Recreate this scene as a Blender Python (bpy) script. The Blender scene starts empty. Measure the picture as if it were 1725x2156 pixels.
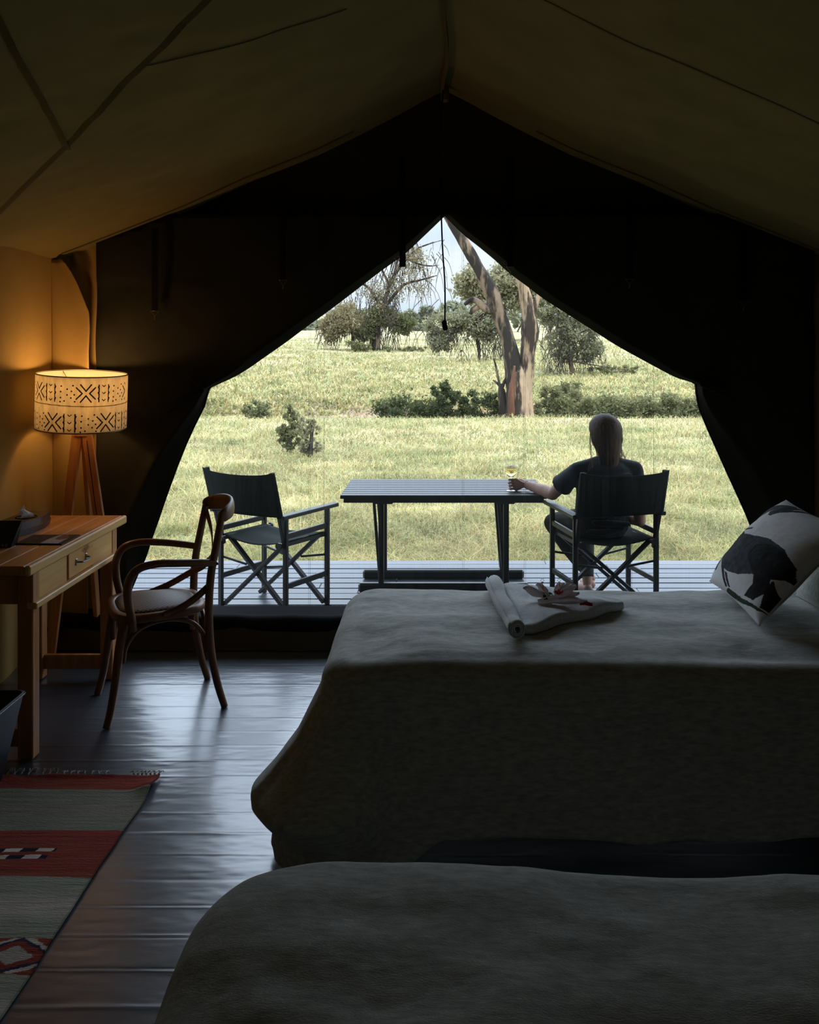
import bpy, bmesh, math, random
import numpy as np
from mathutils import Vector, Matrix
random.seed(7); rng = np.random.default_rng(7)
S = bpy.context.scene
COL = S.collection
PI = math.pi
# ------------------------------------------------------------------ camera
H = 1.62; F = 1900.0; CX, CY = 925.0, 737.0     # eye height, focal length (px of the 1725 wide frame), vanishing point
def P(x, y, Y):                                  # the real point seen at (x,y) at depth Y
    return Vector(((x-CX)*Y/F, Y, H-(y-CY)*Y/F))
cd = bpy.data.cameras.new('camera'); cam = bpy.data.objects.new('camera', cd); COL.objects.link(cam)
cam.location = (0, 0, H); cam.rotation_euler = (PI/2, 0, 0)
cd.sensor_fit = 'HORIZONTAL'; cd.sensor_width = 36; cd.lens = 36*F/1725
cd.shift_x = -(CX-862.5)/1725; cd.shift_y = (CY-1078)/1725
cd.clip_start = 0.02; cd.clip_end = 2000
S.camera = cam
# ------------------------------------------------------------------ exposure
S.view_settings.view_transform = 'Standard'; S.view_settings.look = 'None'
S.view_settings.gamma = 1; S.view_settings.use_curve_mapping = False
S.view_settings.exposure = 1.35
# ------------------------------------------------------------------ sky
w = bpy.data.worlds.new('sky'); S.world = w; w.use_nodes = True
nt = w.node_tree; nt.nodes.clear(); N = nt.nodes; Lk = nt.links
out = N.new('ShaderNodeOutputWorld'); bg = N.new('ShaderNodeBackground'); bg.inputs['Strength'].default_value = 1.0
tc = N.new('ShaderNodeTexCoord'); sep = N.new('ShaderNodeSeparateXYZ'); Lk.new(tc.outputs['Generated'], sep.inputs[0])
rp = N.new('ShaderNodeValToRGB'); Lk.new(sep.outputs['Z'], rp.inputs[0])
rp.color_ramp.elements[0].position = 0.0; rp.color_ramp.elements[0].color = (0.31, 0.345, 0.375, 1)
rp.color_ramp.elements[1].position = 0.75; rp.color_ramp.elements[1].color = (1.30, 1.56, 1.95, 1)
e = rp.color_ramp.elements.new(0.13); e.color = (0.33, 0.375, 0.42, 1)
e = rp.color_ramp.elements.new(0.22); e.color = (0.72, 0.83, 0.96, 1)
e = rp.color_ramp.elements.new(0.38); e.color = (1.22, 1.44, 1.76, 1)  # upper sky, out of view, brightened to light the tent inside
mp = N.new('ShaderNodeMapping'); mp.inputs['Scale'].default_value = (1.6, 1.6, 6.0); Lk.new(tc.outputs['Generated'], mp.inputs[0])
nz = N.new('ShaderNodeTexNoise'); nz.inputs['Scale'].default_value = 2.4; nz.inputs['Detail'].default_value = 6; Lk.new(mp.outputs[0], nz.inputs['Vector'])
cr = N.new('ShaderNodeValToRGB'); cr.color_ramp.elements[0].position = 0.36; cr.color_ramp.elements[1].position = 0.62; Lk.new(nz.outputs[0], cr.inputs[0])
mx = N.new('ShaderNodeMixRGB'); mx.blend_type = 'MULTIPLY'; mx.inputs[0].default_value = 1; cr.color_ramp.elements[0].color = (0.86, 0.93, 1.0, 1); cr.color_ramp.elements[1].color = (1.12, 1.10, 1.06, 1); Lk.new(rp.outputs[0], mx.inputs[1]); Lk.new(cr.outputs[0], mx.inputs[2])
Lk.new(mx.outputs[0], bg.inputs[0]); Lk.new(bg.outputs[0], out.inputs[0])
# ------------------------------------------------------------------ sun (high, a little in front of the tent)
sd = bpy.data.lights.new('sun', 'SUN'); sd.energy = 1.7; sd.angle = math.radians(3); sd.color = (1.0, 0.95, 0.86)
sun = bpy.data.objects.new('sun', sd); COL.objects.link(sun); sun.location = (8, 20, 40)
sun.rotation_euler = (Vector((0, 0, 0))-Vector((0.30, 0.04, 1.0))).to_track_quat('-Z', 'Y').to_euler()
# ================================================================== helpers
def nodes_of(m):
    m.use_nodes = True; t = m.node_tree; t.nodes.clear(); return t
def mat(name, c1, c2=None, rough=0.7, scale=(8, 8, 8), detail=4, bump=0.0, bscale=None, spec=0.4, lo=0.35, hi=0.65,
        metal=0, trans=0.0, sheen=0, attr=None, weave=0, attrmix=0.25, bdist=0.004):
    m = bpy.data.materials.new(name); t = nodes_of(m); n = t.nodes; l = t.links
    o = n.new('ShaderNodeOutputMaterial'); b = n.new('ShaderNodeBsdfPrincipled')
    b.inputs['Roughness'].default_value = rough; b.inputs['Specular IOR Level'].default_value = spec; b.inputs['Metallic'].default_value = metal
    if sheen: b.inputs['Sheen Weight'].default_value = sheen; b.inputs['Sheen Roughness'].default_value = 0.5
    tcn = n.new('ShaderNodeTexCoord'); mpn = n.new('ShaderNodeMapping'); mpn.inputs['Scale'].default_value = scale
    l.new(tcn.outputs['Object'], mpn.inputs[0])
    no = n.new('ShaderNodeTexNoise'); no.inputs['Scale'].default_value = 1; no.inputs['Detail'].default_value = detail; no.inputs['Roughness'].default_value = 0.6
    l.new(mpn.outputs[0], no.inputs['Vector'])
    r = n.new('ShaderNodeValToRGB'); r.color_ramp.elements[0].position = lo; r.color_ramp.elements[1].position = hi
    r.color_ramp.elements[0].color = (*c1, 1); r.color_ramp.elements[1].color = (*(c2 or c1), 1)
    l.new(no.outputs[0], r.inputs[0]); colout = r.outputs[0]
    if attr:
        a = n.new('ShaderNodeAttribute'); a.attribute_name = attr
        mm = n.new('ShaderNodeMixRGB'); mm.blend_type = 'MULTIPLY'; mm.inputs[0].default_value = 1.0
        l.new(a.outputs['Color'], mm.inputs[1]); l.new(colout, mm.inputs[2]); colout = mm.outputs[0]
    l.new(colout, b.inputs['Base Color'])
    if bump:
        no2 = n.new('ShaderNodeTexNoise'); no2.inputs['Scale'].default_value = 1; no2.inputs['Detail'].default_value = 5
        mp2 = n.new('ShaderNodeMapping'); mp2.inputs['Scale'].default_value = bscale or scale; l.new(tcn.outputs['Object'], mp2.inputs[0]); l.new(mp2.outputs[0], no2.inputs['Vector'])
        bp = n.new('ShaderNodeBump'); bp.inputs['Strength'].default_value = bump; bp.inputs['Distance'].default_value = bdist
        l.new(no2.outputs[0], bp.inputs['Height']); l.new(bp.outputs[0], b.inputs['Normal'])
    if trans:
        tr = n.new('ShaderNodeBsdfTranslucent'); l.new(colout, tr.inputs[0])
        ms = n.new('ShaderNodeMixShader'); ms.inputs[0].default_value = trans
        l.new(b.outputs[0], ms.inputs[1]); l.new(tr.outputs[0], ms.inputs[2]); l.new(ms.outputs[0], o.inputs[0])
    else: l.new(b.outputs[0], o.inputs[0])
    return m
def tag(o, label=None, cat=None, group=None, kind=None):
    if label: o['label'] = label
    if cat: o['category'] = cat
    if group: o['group'] = group
    if kind: o['kind'] = kind
    return o
def empty(name, loc=(0, 0, 0), rz=0, label=None, cat=None, group=None):
    o = bpy.data.objects.new(name, None); COL.objects.link(o); o.location = loc; o.rotation_euler = (0, 0, rz)
    o.empty_display_size = 0.1
    return tag(o, label, cat, group)
def mesh_obj(name, V, Fc, m, parent=None, smooth=True, cols=None):
    me = bpy.data.meshes.new(name)
    V = np.asarray(V, dtype=np.float32).reshape(-1, 3)
    if isinstance(Fc, np.ndarray):
        k = Fc.shape[1]; nf = len(Fc)
        me.vertices.add(len(V)); me.vertices.foreach_set('co', V.ravel())
        me.loops.add(nf*k); me.loops.foreach_set('vertex_index', Fc.astype(np.int32).ravel())
        me.polygons.add(nf); me.polygons.foreach_set('loop_start', np.arange(0, nf*k, k, dtype=np.int32))
        me.polygons.foreach_set('loop_total', np.full(nf, k, dtype=np.int32))
        me.update(calc_edges=True)
    else:
        me.from_pydata(V.tolist(), [], Fc); me.update()
    if smooth: me.polygons.foreach_set('use_smooth', [True]*len(me.polygons))
    if cols is not None:
        at = me.color_attributes.new('Col', 'FLOAT_COLOR', 'POINT')
        c4 = np.ones((len(V), 4), dtype=np.float32); c4[:, :3] = cols; at.data.foreach_set('color', c4.ravel())
    if m: me.materials.append(m)
    o = bpy.data.objects.new(name, me); COL.objects.link(o)
    if parent: o.parent = parent
    return o
def coat(m, w_, r_):
    b = [x for x in m.node_tree.nodes if x.type == 'BSDF_PRINCIPLED'][0]; b.inputs['Coat Weight'].default_value = w_; b.inputs['Coat Roughness'].default_value = r_; b.inputs['Coat IOR'].default_value = 1.6
class MB:
    def __init__(s): s.v = []; s.f = []
    def add(s, vs, fs):
        k = len(s.v); s.v += [tuple(v) for v in vs]; s.f += [[i+k for i in f] for f in fs]; return s
    def box(s, c, size, rot=None, bev=0.0):
        hx, hy, hz = [a/2 for a in size]; R = rot or Matrix.Identity(3); c = Vector(c)
        b = min(bev, hx*.9, hy*.9, hz*.9)
        if b <= 0:
            vs = [c+R@Vector((x*hx, y*hy, z*hz)) for x in (-1, 1) for y in (-1, 1) for z in (-1, 1)]
            return s.add(vs, [(0, 1, 3, 2), (4, 6, 7, 5), (0, 4, 5, 1), (2, 3, 7, 6), (0, 2, 6, 4), (1, 5, 7, 3)])
        bm = bmesh.new(); bmesh.ops.create_cube(bm, size=1)
        for v in bm.verts: v.co = Vector((v.co.x*2*hx, v.co.y*2*hy, v.co.z*2*hz))
        bmesh.ops.bevel(bm, geom=bm.edges[:], offset=b, segments=1, affect='EDGES')
        bm.verts.ensure_lookup_table()
        s.add([c+R@v.co for v in bm.verts], [[v.index for v in f.verts] for f in bm.faces]); bm.free(); return s
    def bar(s, a, b, w_, h_, up=(0, 0, 1), bev=0.003):
        a = Vector(a); b = Vector(b); d = b-a; L = d.length; d.normalize(); u = Vector(up)
        x = d.cross(u)
        if x.length < 1e-4: x = d.cross(Vector((0, 1, 0)))
        x.normalize(); z = x.cross(d); z.normalize()
        R = Matrix((x, d, z)).transposed()
        return s.box((a+b)/2, (w_, L, h_), R, bev)
    def tube(s, pts, r, n=8, cap=True, flat=1.0, up=None):
        pts = [Vector(p) for p in pts]
        if not hasattr(r, '__len__'): r = [r]*len(pts)
        k = len(s.v); prev = None; rings = []
        for i, p in enumerate(pts):
            d = (pts[min(i+1, len(pts)-1)]-pts[max(i-1, 0)])
            d = d.normalized() if d.length > 1e-9 else Vector((0, 0, 1))
            if prev is None:
                a = Vector(up) if up else (Vector((0, 0, 1)) if abs(d.z) < 0.9 else Vector((1, 0, 0)))
            else: a = prev
            x = (a-d*a.dot(d));
            x = x.normalized() if x.length > 1e-6 else d.orthogonal().normalized()
            prev = x; y = d.cross(x)
            for j in range(n):
                t = 2*PI*j/n; s.v.append(tuple(p+x*(r[i]*flat*math.cos(t))+y*(r[i]*math.sin(t))))
        for i in range(len(pts)-1):
            for j in range(n):
                s.f.append([k+i*n+j, k+i*n+(j+1) % n, k+(i+1)*n+(j+1) % n, k+(i+1)*n+j])
        if cap:
            s.f.append([k+j for j in range(n)][::-1]); s.f.append([k+(len(pts)-1)*n+j for j in range(n)])
        return s
    def band(s, pts, norms, w_, th):       # flat strip: width along norms, thickness across
        pts = [Vector(p) for p in pts]; k = len(s.v)
        for i, p in enumerate(pts):
            d = (pts[min(i+1, len(pts)-1)]-pts[max(i-1, 0)]).normalized(); u = Vector(norms[i]); u = (u-d*u.dot(d)).normalized(); q = d.cross(u)
            for a, b in ((-1, -1), (1, -1), (1, 1), (-1, 1)): s.v.append(tuple(p+u*(a*w_/2)+q*(b*th/2)))
        for i in range(len(pts)-1):
            for j in range(4): s.f.append([k+i*4+j, k+i*4+(j+1) % 4, k+(i+1)*4+(j+1) % 4, k+(i+1)*4+j])
        s.f.append([k+3, k+2, k+1, k]); e_ = k+(len(pts)-1)*4; s.f.append([e_, e_+1, e_+2, e_+3]); return s
    def sphere(s, c, r, nu=12, nv=8, sc=(1, 1, 1)):
        c = Vector(c); k = len(s.v)
        s.v.append((c.x, c.y, c.z-r*sc[2]))
        for i in range(1, nv):
            ph = -PI/2+PI*i/nv
            for j in range(nu):
                t = 2*PI*j/nu; s.v.append((c.x+r*sc[0]*math.cos(ph)*math.cos(t), c.y+r*sc[1]*math.cos(ph)*math.sin(t), c.z+r*sc[2]*math.sin(ph)))
        s.v.append((c.x, c.y, c.z+r*sc[2])); top = len(s.v)-1
        for j in range(nu):
            s.f.append([k, k+1+(j+1) % nu, k+1+j])
            for i in range(nv-2):
                a = k+1+i*nu; s.f.append([a+j, a+(j+1) % nu, a+nu+(j+1) % nu, a+nu+j])
            a = k+1+(nv-2)*nu; s.f.append([a+j, a+(j+1) % nu, top])
        return s
    def lathe(s, prof, c=(0, 0, 0), n=24, closed=False):
        k = len(s.v); m_ = len(prof)
        for r, z in prof:
            for j in range(n):
                t = 2*PI*j/n; s.v.append((c[0]+r*math.cos(t), c[1]+r*math.sin(t), c[2]+z))
        for i in range(m_ if closed else m_-1):
            for j in range(n):
                a = k+i*n; b = k+((i+1) % m_)*n; s.f.append([a+j, a+(j+1) % n, b+(j+1) % n, b+j])
        return s
    def ring_loft(s, rings, cap=True):
        k = len(s.v); n = len(rings[0])
        for r in rings: s.v += [tuple(p) for p in r]
        for i in range(len(rings)-1):
            for j in range(n): s.f.append([k+i*n+j, k+i*n+(j+1) % n, k+(i+1)*n+(j+1) % n, k+(i+1)*n+j])
        if cap: s.f.append([k+j for j in range(n)][::-1]); s.f.append([k+(len(rings)-1)*n+j for j in range(n)])
        return s
    def build(s, name, m, parent=None, smooth=False):
        o = mesh_obj(name, s.v, s.f, m, parent, smooth)
        if len(s.f) < 6000:
            bm = bmesh.new(); bm.from_mesh(o.data); bmesh.ops.recalc_face_normals(bm, faces=bm.faces); bm.to_mesh(o.data); bm.free()
        return o
def smooth_path(pts, k=6):
    pts = [Vector(p) for p in pts]; o = []
    for i in range(len(pts)-1):
        p0 = pts[max(i-1, 0)]; p1 = pts[i]; p2 = pts[i+1]; p3 = pts[min(i+2, len(pts)-1)]
        for j in range(k):
            t = j/k; o.append(0.5*((2*p1)+(p2-p0)*t+(2*p0-5*p1+4*p2-p3)*t*t+(3*p1-p0-3*p2+p3)*t**3))
    o.append(pts[-1]); return o
def interp(x, xs, ys): return float(np.interp(x, xs, ys))
def grid_faces(nu, nv, off=0, wrap=False):
    i = np.arange(nu-1)[:, None]; j = np.arange(nv if wrap else nv-1)[None, :]; j2 = (j+1) % nv if wrap else j+1
    a = i*nv+j; b = i*nv+j2; c = (i+1)*nv+j2; d = (i+1)*nv+j
    return np.stack([a+0*b, b+0*a, c, d], -1).reshape(-1, 4)+off
def vnoise(x, y, seed=0, oct_=3):            # smooth value noise, numpy
    tot = np.zeros(np.broadcast(x, y).shape); amp = 1.0
    for o_ in range(oct_):
        r = np.random.default_rng(seed*17+o_).random((64, 64))
        xi = np.floor(x).astype(int); yi = np.floor(y).astype(int); fx = x-xi; fy = y-yi; fx = fx*fx*(3-2*fx); fy = fy*fy*(3-2*fy)
        g = lambda a, b: r[a % 64, b % 64]
        tot += amp*((g(xi, yi)*(1-fx)+g(xi+1, yi)*fx)*(1-fy)+(g(xi, yi+1)*(1-fx)+g(xi+1, yi+1)*fx)*fy-0.5); amp *= .5; x = x*2.03; y = y*2.03
    return tot
# ================================================================== materials
M = {}
M['canvas'] = mat('roof_canvas', (0.175, 0.138, 0.046), (0.205, 0.160, 0.056), 0.9, (3, 3, 3), trans=0.008, bump=0.3, bscale=(350, 350, 350), spec=0.1, bdist=0.001)
M['tape'] = mat('roof_tape_canvas', (0.20, 0.17, 0.075), None, 0.9, trans=0.2, spec=0.1)
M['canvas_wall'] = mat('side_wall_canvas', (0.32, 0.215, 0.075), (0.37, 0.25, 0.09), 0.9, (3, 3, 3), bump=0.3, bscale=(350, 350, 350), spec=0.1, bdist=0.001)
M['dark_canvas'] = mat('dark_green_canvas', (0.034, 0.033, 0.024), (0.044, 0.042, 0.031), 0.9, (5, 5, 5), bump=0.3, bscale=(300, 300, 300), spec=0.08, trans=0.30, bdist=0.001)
M['front_canvas'] = mat('shaded_front_canvas', (0.035, 0.032, 0.022), (0.042, 0.038, 0.027), 0.95, (5, 5, 5), spec=0.05)  # shade under the veranda is put into this dark canvas colour
M['webbing'] = mat('black_webbing', (0.006, 0.006, 0.006), (0.010, 0.010, 0.010), 0.9, (200, 200, 200), spec=0.1)
M['brass'] = mat('dull_brass', (0.35, 0.28, 0.16), (0.25, 0.2, 0.12), 0.4, metal=0.9)
M['fly'] = mat('outer_fly_canvas', (0.12, 0.11, 0.07), None, 0.9)
M['desk'] = mat('varnished_pine', (0.42, 0.165, 0.045), (0.62, 0.29, 0.09), 0.38, (30, 2.2, 30), 6, bump=0.1, spec=0.45)
M['desk_front'] = mat('pale_pine', (0.66, 0.34, 0.095), (0.80, 0.48, 0.165), 0.42, (30, 2.0, 26), 6, bump=0.1, spec=0.4)
M['desk_leg'] = mat('pine_leg', (0.40, 0.16, 0.05), (0.60, 0.28, 0.10), 0.45, (34, 34, 2.5), 6, spec=0.4)
M['drawer'] = mat('knotty_drawer_pine', (0.22, 0.07, 0.015), (0.75, 0.36, 0.10), 0.35, (14, 7, 20), 3, lo=0.30, hi=0.42)
M['bentwood'] = mat('bentwood_brown', (0.16, 0.062, 0.022), (0.23, 0.095, 0.035), 0.38, (25, 25, 4), 5, spec=0.5)
M['deck'] = mat('weathered_grey_planks', (0.040, 0.046, 0.055), (0.085, 0.094, 0.108), 0.40, (1.4, 26, 26), 6, bump=0.35, spec=0.35, bscale=(2, 60, 60))
M['dark_wood'] = mat('dark_stained_wood', (0.010, 0.0095, 0.009), (0.022, 0.020, 0.019), 0.42, (9, 9, 9), 5, spec=0.5, bump=0.1)
M['chair_canvas'] = mat('dark_grey_green_canvas', (0.018, 0.024, 0.021), (0.024, 0.030, 0.026), 0.9, (40, 40, 40), bump=0.3, bscale=(500, 500, 500), spec=0.15, trans=0.08, bdist=0.001)
M['blanket'] = mat('grey_wool_blanket', (0.34, 0.35, 0.315), (0.64, 0.65, 0.59), 0.95, (26, 80, 80), 9, bump=0.5, bscale=(160, 420, 420), spec=0.12, sheen=0.35, lo=0.30, hi=0.70, bdist=0.002)
M['towel'] = mat('grey_towel', (0.60, 0.61, 0.61), (0.74, 0.75, 0.74), 0.98, (60, 60, 60), 6, bump=0.8, bscale=(260, 260, 260), spec=0.05, sheen=0.3, bdist=0.003)
M['petal'] = mat('pale_cloth_petal', (0.66, 0.57, 0.55), (0.76, 0.67, 0.66), 0.8, (30, 30, 30), bump=0.3, trans=0.4)
M['red'] = mat('red_petal', (0.50, 0.012, 0.018), (0.65, 0.03, 0.03), 0.6, (30, 30, 30), trans=0.3)
M['green_leaf'] = mat('small_green_leaf', (0.03, 0.05, 0.015), (0.05, 0.08, 0.03), 0.6)
M['pillow'] = mat('printed_cushion_cotton', (0.9, 0.9, 0.9), (1, 1, 1), 0.9, (40, 40, 40), attr='Col', bump=0.2, bscale=(400, 400, 400), spec=0.1, bdist=0.001)
M['print'] = mat('printed_lampshade_cloth', (0.84, 0.82, 0.78), (1, 1, 1), 0.9, (60, 60, 12), attr='Col', spec=0.05, trans=0.5)
M['rug'] = mat('woven_wool_rug', (0.55, 0.55, 0.55), (1, 1, 1), 0.98, (7, 220, 20), 5, attr='Col', bump=0.9, bscale=(60, 320, 50), spec=0.05, lo=0.28, hi=0.68, bdist=0.004)
M['fringe'] = mat('cream_fringe', (0.42, 0.40, 0.36), (0.5, 0.48, 0.43), 0.95)
M['black_leather'] = mat('black_leather', (0.010, 0.010, 0.012), (0.018, 0.018, 0.02), 0.35, (50, 50, 50), bump=0.3, spec=0.6)
M['white'] = mat('white_tissue', (0.75, 0.75, 0.75), None, 0.9, trans=0.2)
M['steel'] = mat('dark_steel', (0.30, 0.28, 0.27), (0.2, 0.19, 0.18), 0.35, metal=0.9)
M['skin'] = mat('skin', (0.42, 0.235, 0.175), (0.50, 0.29, 0.215), 0.55, (14, 14, 14), 3, spec=0.35)
M['shirt'] = mat('black_cotton', (0.008, 0.013, 0.018), (0.013, 0.019, 0.025), 0.9, (20, 20, 20), spec=0.2, bump=0.2, sheen=0.15)
M['trousers'] = mat('dark_olive_cotton', (0.035, 0.036, 0.030), (0.05, 0.05, 0.042), 0.9, (20, 20, 20), spec=0.2)
M['hair'] = mat('brown_blonde_hair', (0.026, 0.014, 0.008), (0.135, 0.075, 0.036), 0.6, (90, 90, 5), 3, spec=0.2)
M['hair_light'] = mat('blonde_strands', (0.20, 0.11, 0.045), (0.30, 0.17, 0.07), 0.6, (60, 60, 4), spec=0.2, trans=0.3)
M['bark'] = mat('acacia_bark', (0.022, 0.015, 0.010), (0.20, 0.135, 0.085), 0.95, (3.0, 3.0, 0.7), 6, bump=0.8, bscale=(9, 9, 2), bdist=0.06, lo=0.50, hi=0.60)
M['bark_pale'] = mat('peeling_trunk_bark', (0.035, 0.022, 0.014), (0.34, 0.235, 0.14), 0.95, (3.4, 3.4, 0.55), 5, bump=0.8, bscale=(9, 9, 2), bdist=0.06, lo=0.45, hi=0.54)
M['bark_red'] = mat('rusty_bark_strip', (0.15, 0.06, 0.028), (0.07, 0.032, 0.018), 0.95, (6, 6, 1))
M['twig'] = mat('bare_twig', (0.035, 0.028, 0.020), (0.065, 0.052, 0.040), 0.95)
def leafmat(name, a, b, tr=0.4): return mat(name, a, b, 0.75, (0.9, 0.9, 0.9), 4, trans=tr, spec=0.2)
M['leaf_dark'] = leafmat('dark_leaves', (0.043, 0.056, 0.020), (0.093, 0.101, 0.038))
M['leaf_mid'] = leafmat('mid_green_leaves', (0.124, 0.129, 0.053), (0.211, 0.201, 0.094))
M['leaf_pale'] = leafmat('pale_grey_green_leaves', (0.211, 0.201, 0.107), (0.310, 0.279, 0.161))
M['leaf_olive'] = leafmat('dusty_olive_leaves', (0.174, 0.145, 0.071), (0.260, 0.212, 0.112))
M['leaf_grey'] = leafmat('greyish_acacia_leaves', (0.161, 0.159, 0.089), (0.260, 0.246, 0.143))
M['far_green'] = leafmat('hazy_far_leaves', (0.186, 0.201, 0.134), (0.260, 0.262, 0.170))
M['grass'] = mat('meadow_blades', (0.190, 0.195, 0.075), (0.43, 0.375, 0.195), 0.7, (0.9, 0.9, 0.9), 6, attr='Col', trans=0.35, spec=0.25, lo=0.33, hi=0.66)
M['ground'] = mat('meadow_ground', (0.155, 0.168, 0.070), (0.38, 0.32, 0.19), 0.95, (0.35, 0.35, 0.35), 9, lo=0.36, hi=0.62, bump=1.0, bscale=(6, 6, 6), bdist=0.1, spec=0.05)
M['earth'] = mat('bare_bank_earth', (0.20, 0.13, 0.085), (0.34, 0.25, 0.17), 0.95, (1, 1, 1), 5)
M['weave'] = mat('woven_cane', (0.055, 0.032, 0.022), (0.16, 0.105, 0.075), 0.5, (260, 260, 260), 2, spec=0.6)
# woven cane: checker relief
def cane():
    m = M['weave']; t = m.node_tree; n = t.nodes; l = t.links
    b = [x for x in n if x.type == 'BSDF_PRINCIPLED'][0]; tcn = [x for x in n if x.type == 'TEX_COORD'][0]
    ch = n.new('ShaderNodeTexChecker'); ch.inputs['Scale'].default_value = 95; ch.inputs[1].default_value = (0.022, 0.012, 0.010, 1); ch.inputs[2].default_value = (0.24, 0.17, 0.135, 1)
    l.new(tcn.outputs['Object'], ch.inputs[0]); l.new(ch.outputs[0], b.inputs['Base Color'])
    bp = n.new('ShaderNodeBump'); bp.inputs['Strength'].default_value = 0.6; bp.inputs['Distance'].default_value = 0.003; l.new(ch.outputs[1], bp.inputs['Height']); l.new(bp.outputs[0], b.inputs['Normal'])
cane()
# ground sheet: dark bluish PVC with fine ribs
M['floor'] = mat('ribbed_groundsheet', (0.040, 0.056, 0.074), (0.056, 0.074, 0.094), 0.40, (2.2, 5, 2.2), 7, bump=0.25, bscale=(30, 260, 30), spec=0.5, bdist=0.0012)
coat(M['floor'], 0.95, 0.24); coat(M['deck'], 0.15, 0.25)
def glassmat(name, col=(1, 1, 1), ior=1.45):
    m = bpy.data.materials.new(name); t = nodes_of(m); o = t.nodes.new('ShaderNodeOutputMaterial'); b = t.nodes.new('ShaderNodeBsdfPrincipled')
    b.inputs['Base Color'].default_value = (*col, 1); b.inputs['Roughness'].default_value = 0.0; b.inputs['Transmission Weight'].default_value = 1; b.inputs['IOR'].default_value = ior
    t.links.new(b.outputs[0], o.inputs[0]); return m
M['glass'] = glassmat('clear_glass'); M['wine'] = glassmat('white_wine', (0.95, 0.82, 0.35), 1.33)
def netmat():      # fine gauze: mostly open, its threads scatter a little light
    m = bpy.data.materials.new('insect_gauze'); t = nodes_of(m); n = t.nodes; l = t.links
    o = n.new('ShaderNodeOutputMaterial'); tr = n.new('ShaderNodeBsdfTransparent'); d = n.new('ShaderNodeBsdfDiffuse'); d.inputs[0].default_value = (0.10, 0.10, 0.095, 1)
    tl = n.new('ShaderNodeBsdfTranslucent'); tl.inputs[0].default_value = (0.62, 0.62, 0.58, 1); a = n.new('ShaderNodeMixShader'); a.inputs[0].default_value = 0.22
    l.new(d.outputs[0], a.inputs[1]); l.new(tl.outputs[0], a.inputs[2])
    tcn = n.new('ShaderNodeTexCoord'); mpn = n.new('ShaderNodeMapping'); mpn.inputs['Scale'].default_value = (90, 1, 2); no = n.new('ShaderNodeTexNoise'); no.inputs['Scale'].default_value = 1
    l.new(tcn.outputs['Object'], mpn.inputs[0]); l.new(mpn.outputs[0], no.inputs['Vector'])
    mr = n.new('ShaderNodeMapRange'); mr.inputs['From Min'].default_value = 0.3; mr.inputs['From Max'].default_value = 0.7; mr.inputs['To Min'].default_value = 0.02; mr.inputs['To Max'].default_value = 0.07
    l.new(no.outputs[0], mr.inputs[0]); mm = n.new('ShaderNodeMixShader'); l.new(mr.outputs[0], mm.inputs[0]); l.new(tr.outputs[0], mm.inputs[1]); l.new(a.outputs[0], mm.inputs[2]); l.new(mm.outputs[0], o.inputs[0]); return m
M['net'] = netmat()
# ================================================================== the tent
WY = 5.02; XC = 0.032; XL = -2.14; XR = 2.20; KW = WY/F
def struct(o, label=None): o['kind'] = 'structure'; return tag(o, label)
def roofz(x): return interp(abs(x-XC), [0, .12, .27, .45, .7, 1.1, 1.45, 2.0, 2.24], [3.085, 3.025, 2.942, 2.848, 2.725, 2.565, 2.405, 2.19, 2.10])
# floor: one taut sheet over boards, ridges every 13.5 cm
ys = np.concatenate([np.linspace(-0.95, 1.7, 110), np.linspace(1.71, 4.98, 560)]); xs = np.linspace(XL-.12, XR+.12, 300)
YY, XX = np.meshgrid(ys, xs, indexing='ij')
ph = ((YY-2.226)/0.1345+0.06*vnoise(XX*1.2, YY*2, 3)) ; fr = ph-np.floor(ph); bi = np.floor(ph).astype(int)
amp = np.random.default_rng(5).uniform(0.25, 1.0, 200)[bi % 200]; sg = np.where(np.random.default_rng(8).random(200) < 0.5, 1, -0.8)[bi % 200]
ridge = amp*sg*np.exp(-(np.minimum(fr, 1-fr)/0.055)**2)*0.0022*(0.6+1.0*vnoise(XX*2.5, YY*0.5+9, 11))
cup = amp*(fr-0.5)*0.0022*0.6
ZZ = ridge+cup+0.0011*vnoise(XX*5, YY*22, 21)+0.003*vnoise(XX*1.1, YY*2.2, 5)+0.0006*vnoise(XX*30, YY*60, 41, 2)
struct(mesh_obj('floor', np.stack([XX, YY, ZZ-0.004], -1), grid_faces(len(ys), len(xs)), M['floor']), 'dark bluish ribbed groundsheet pulled over floor boards')
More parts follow.
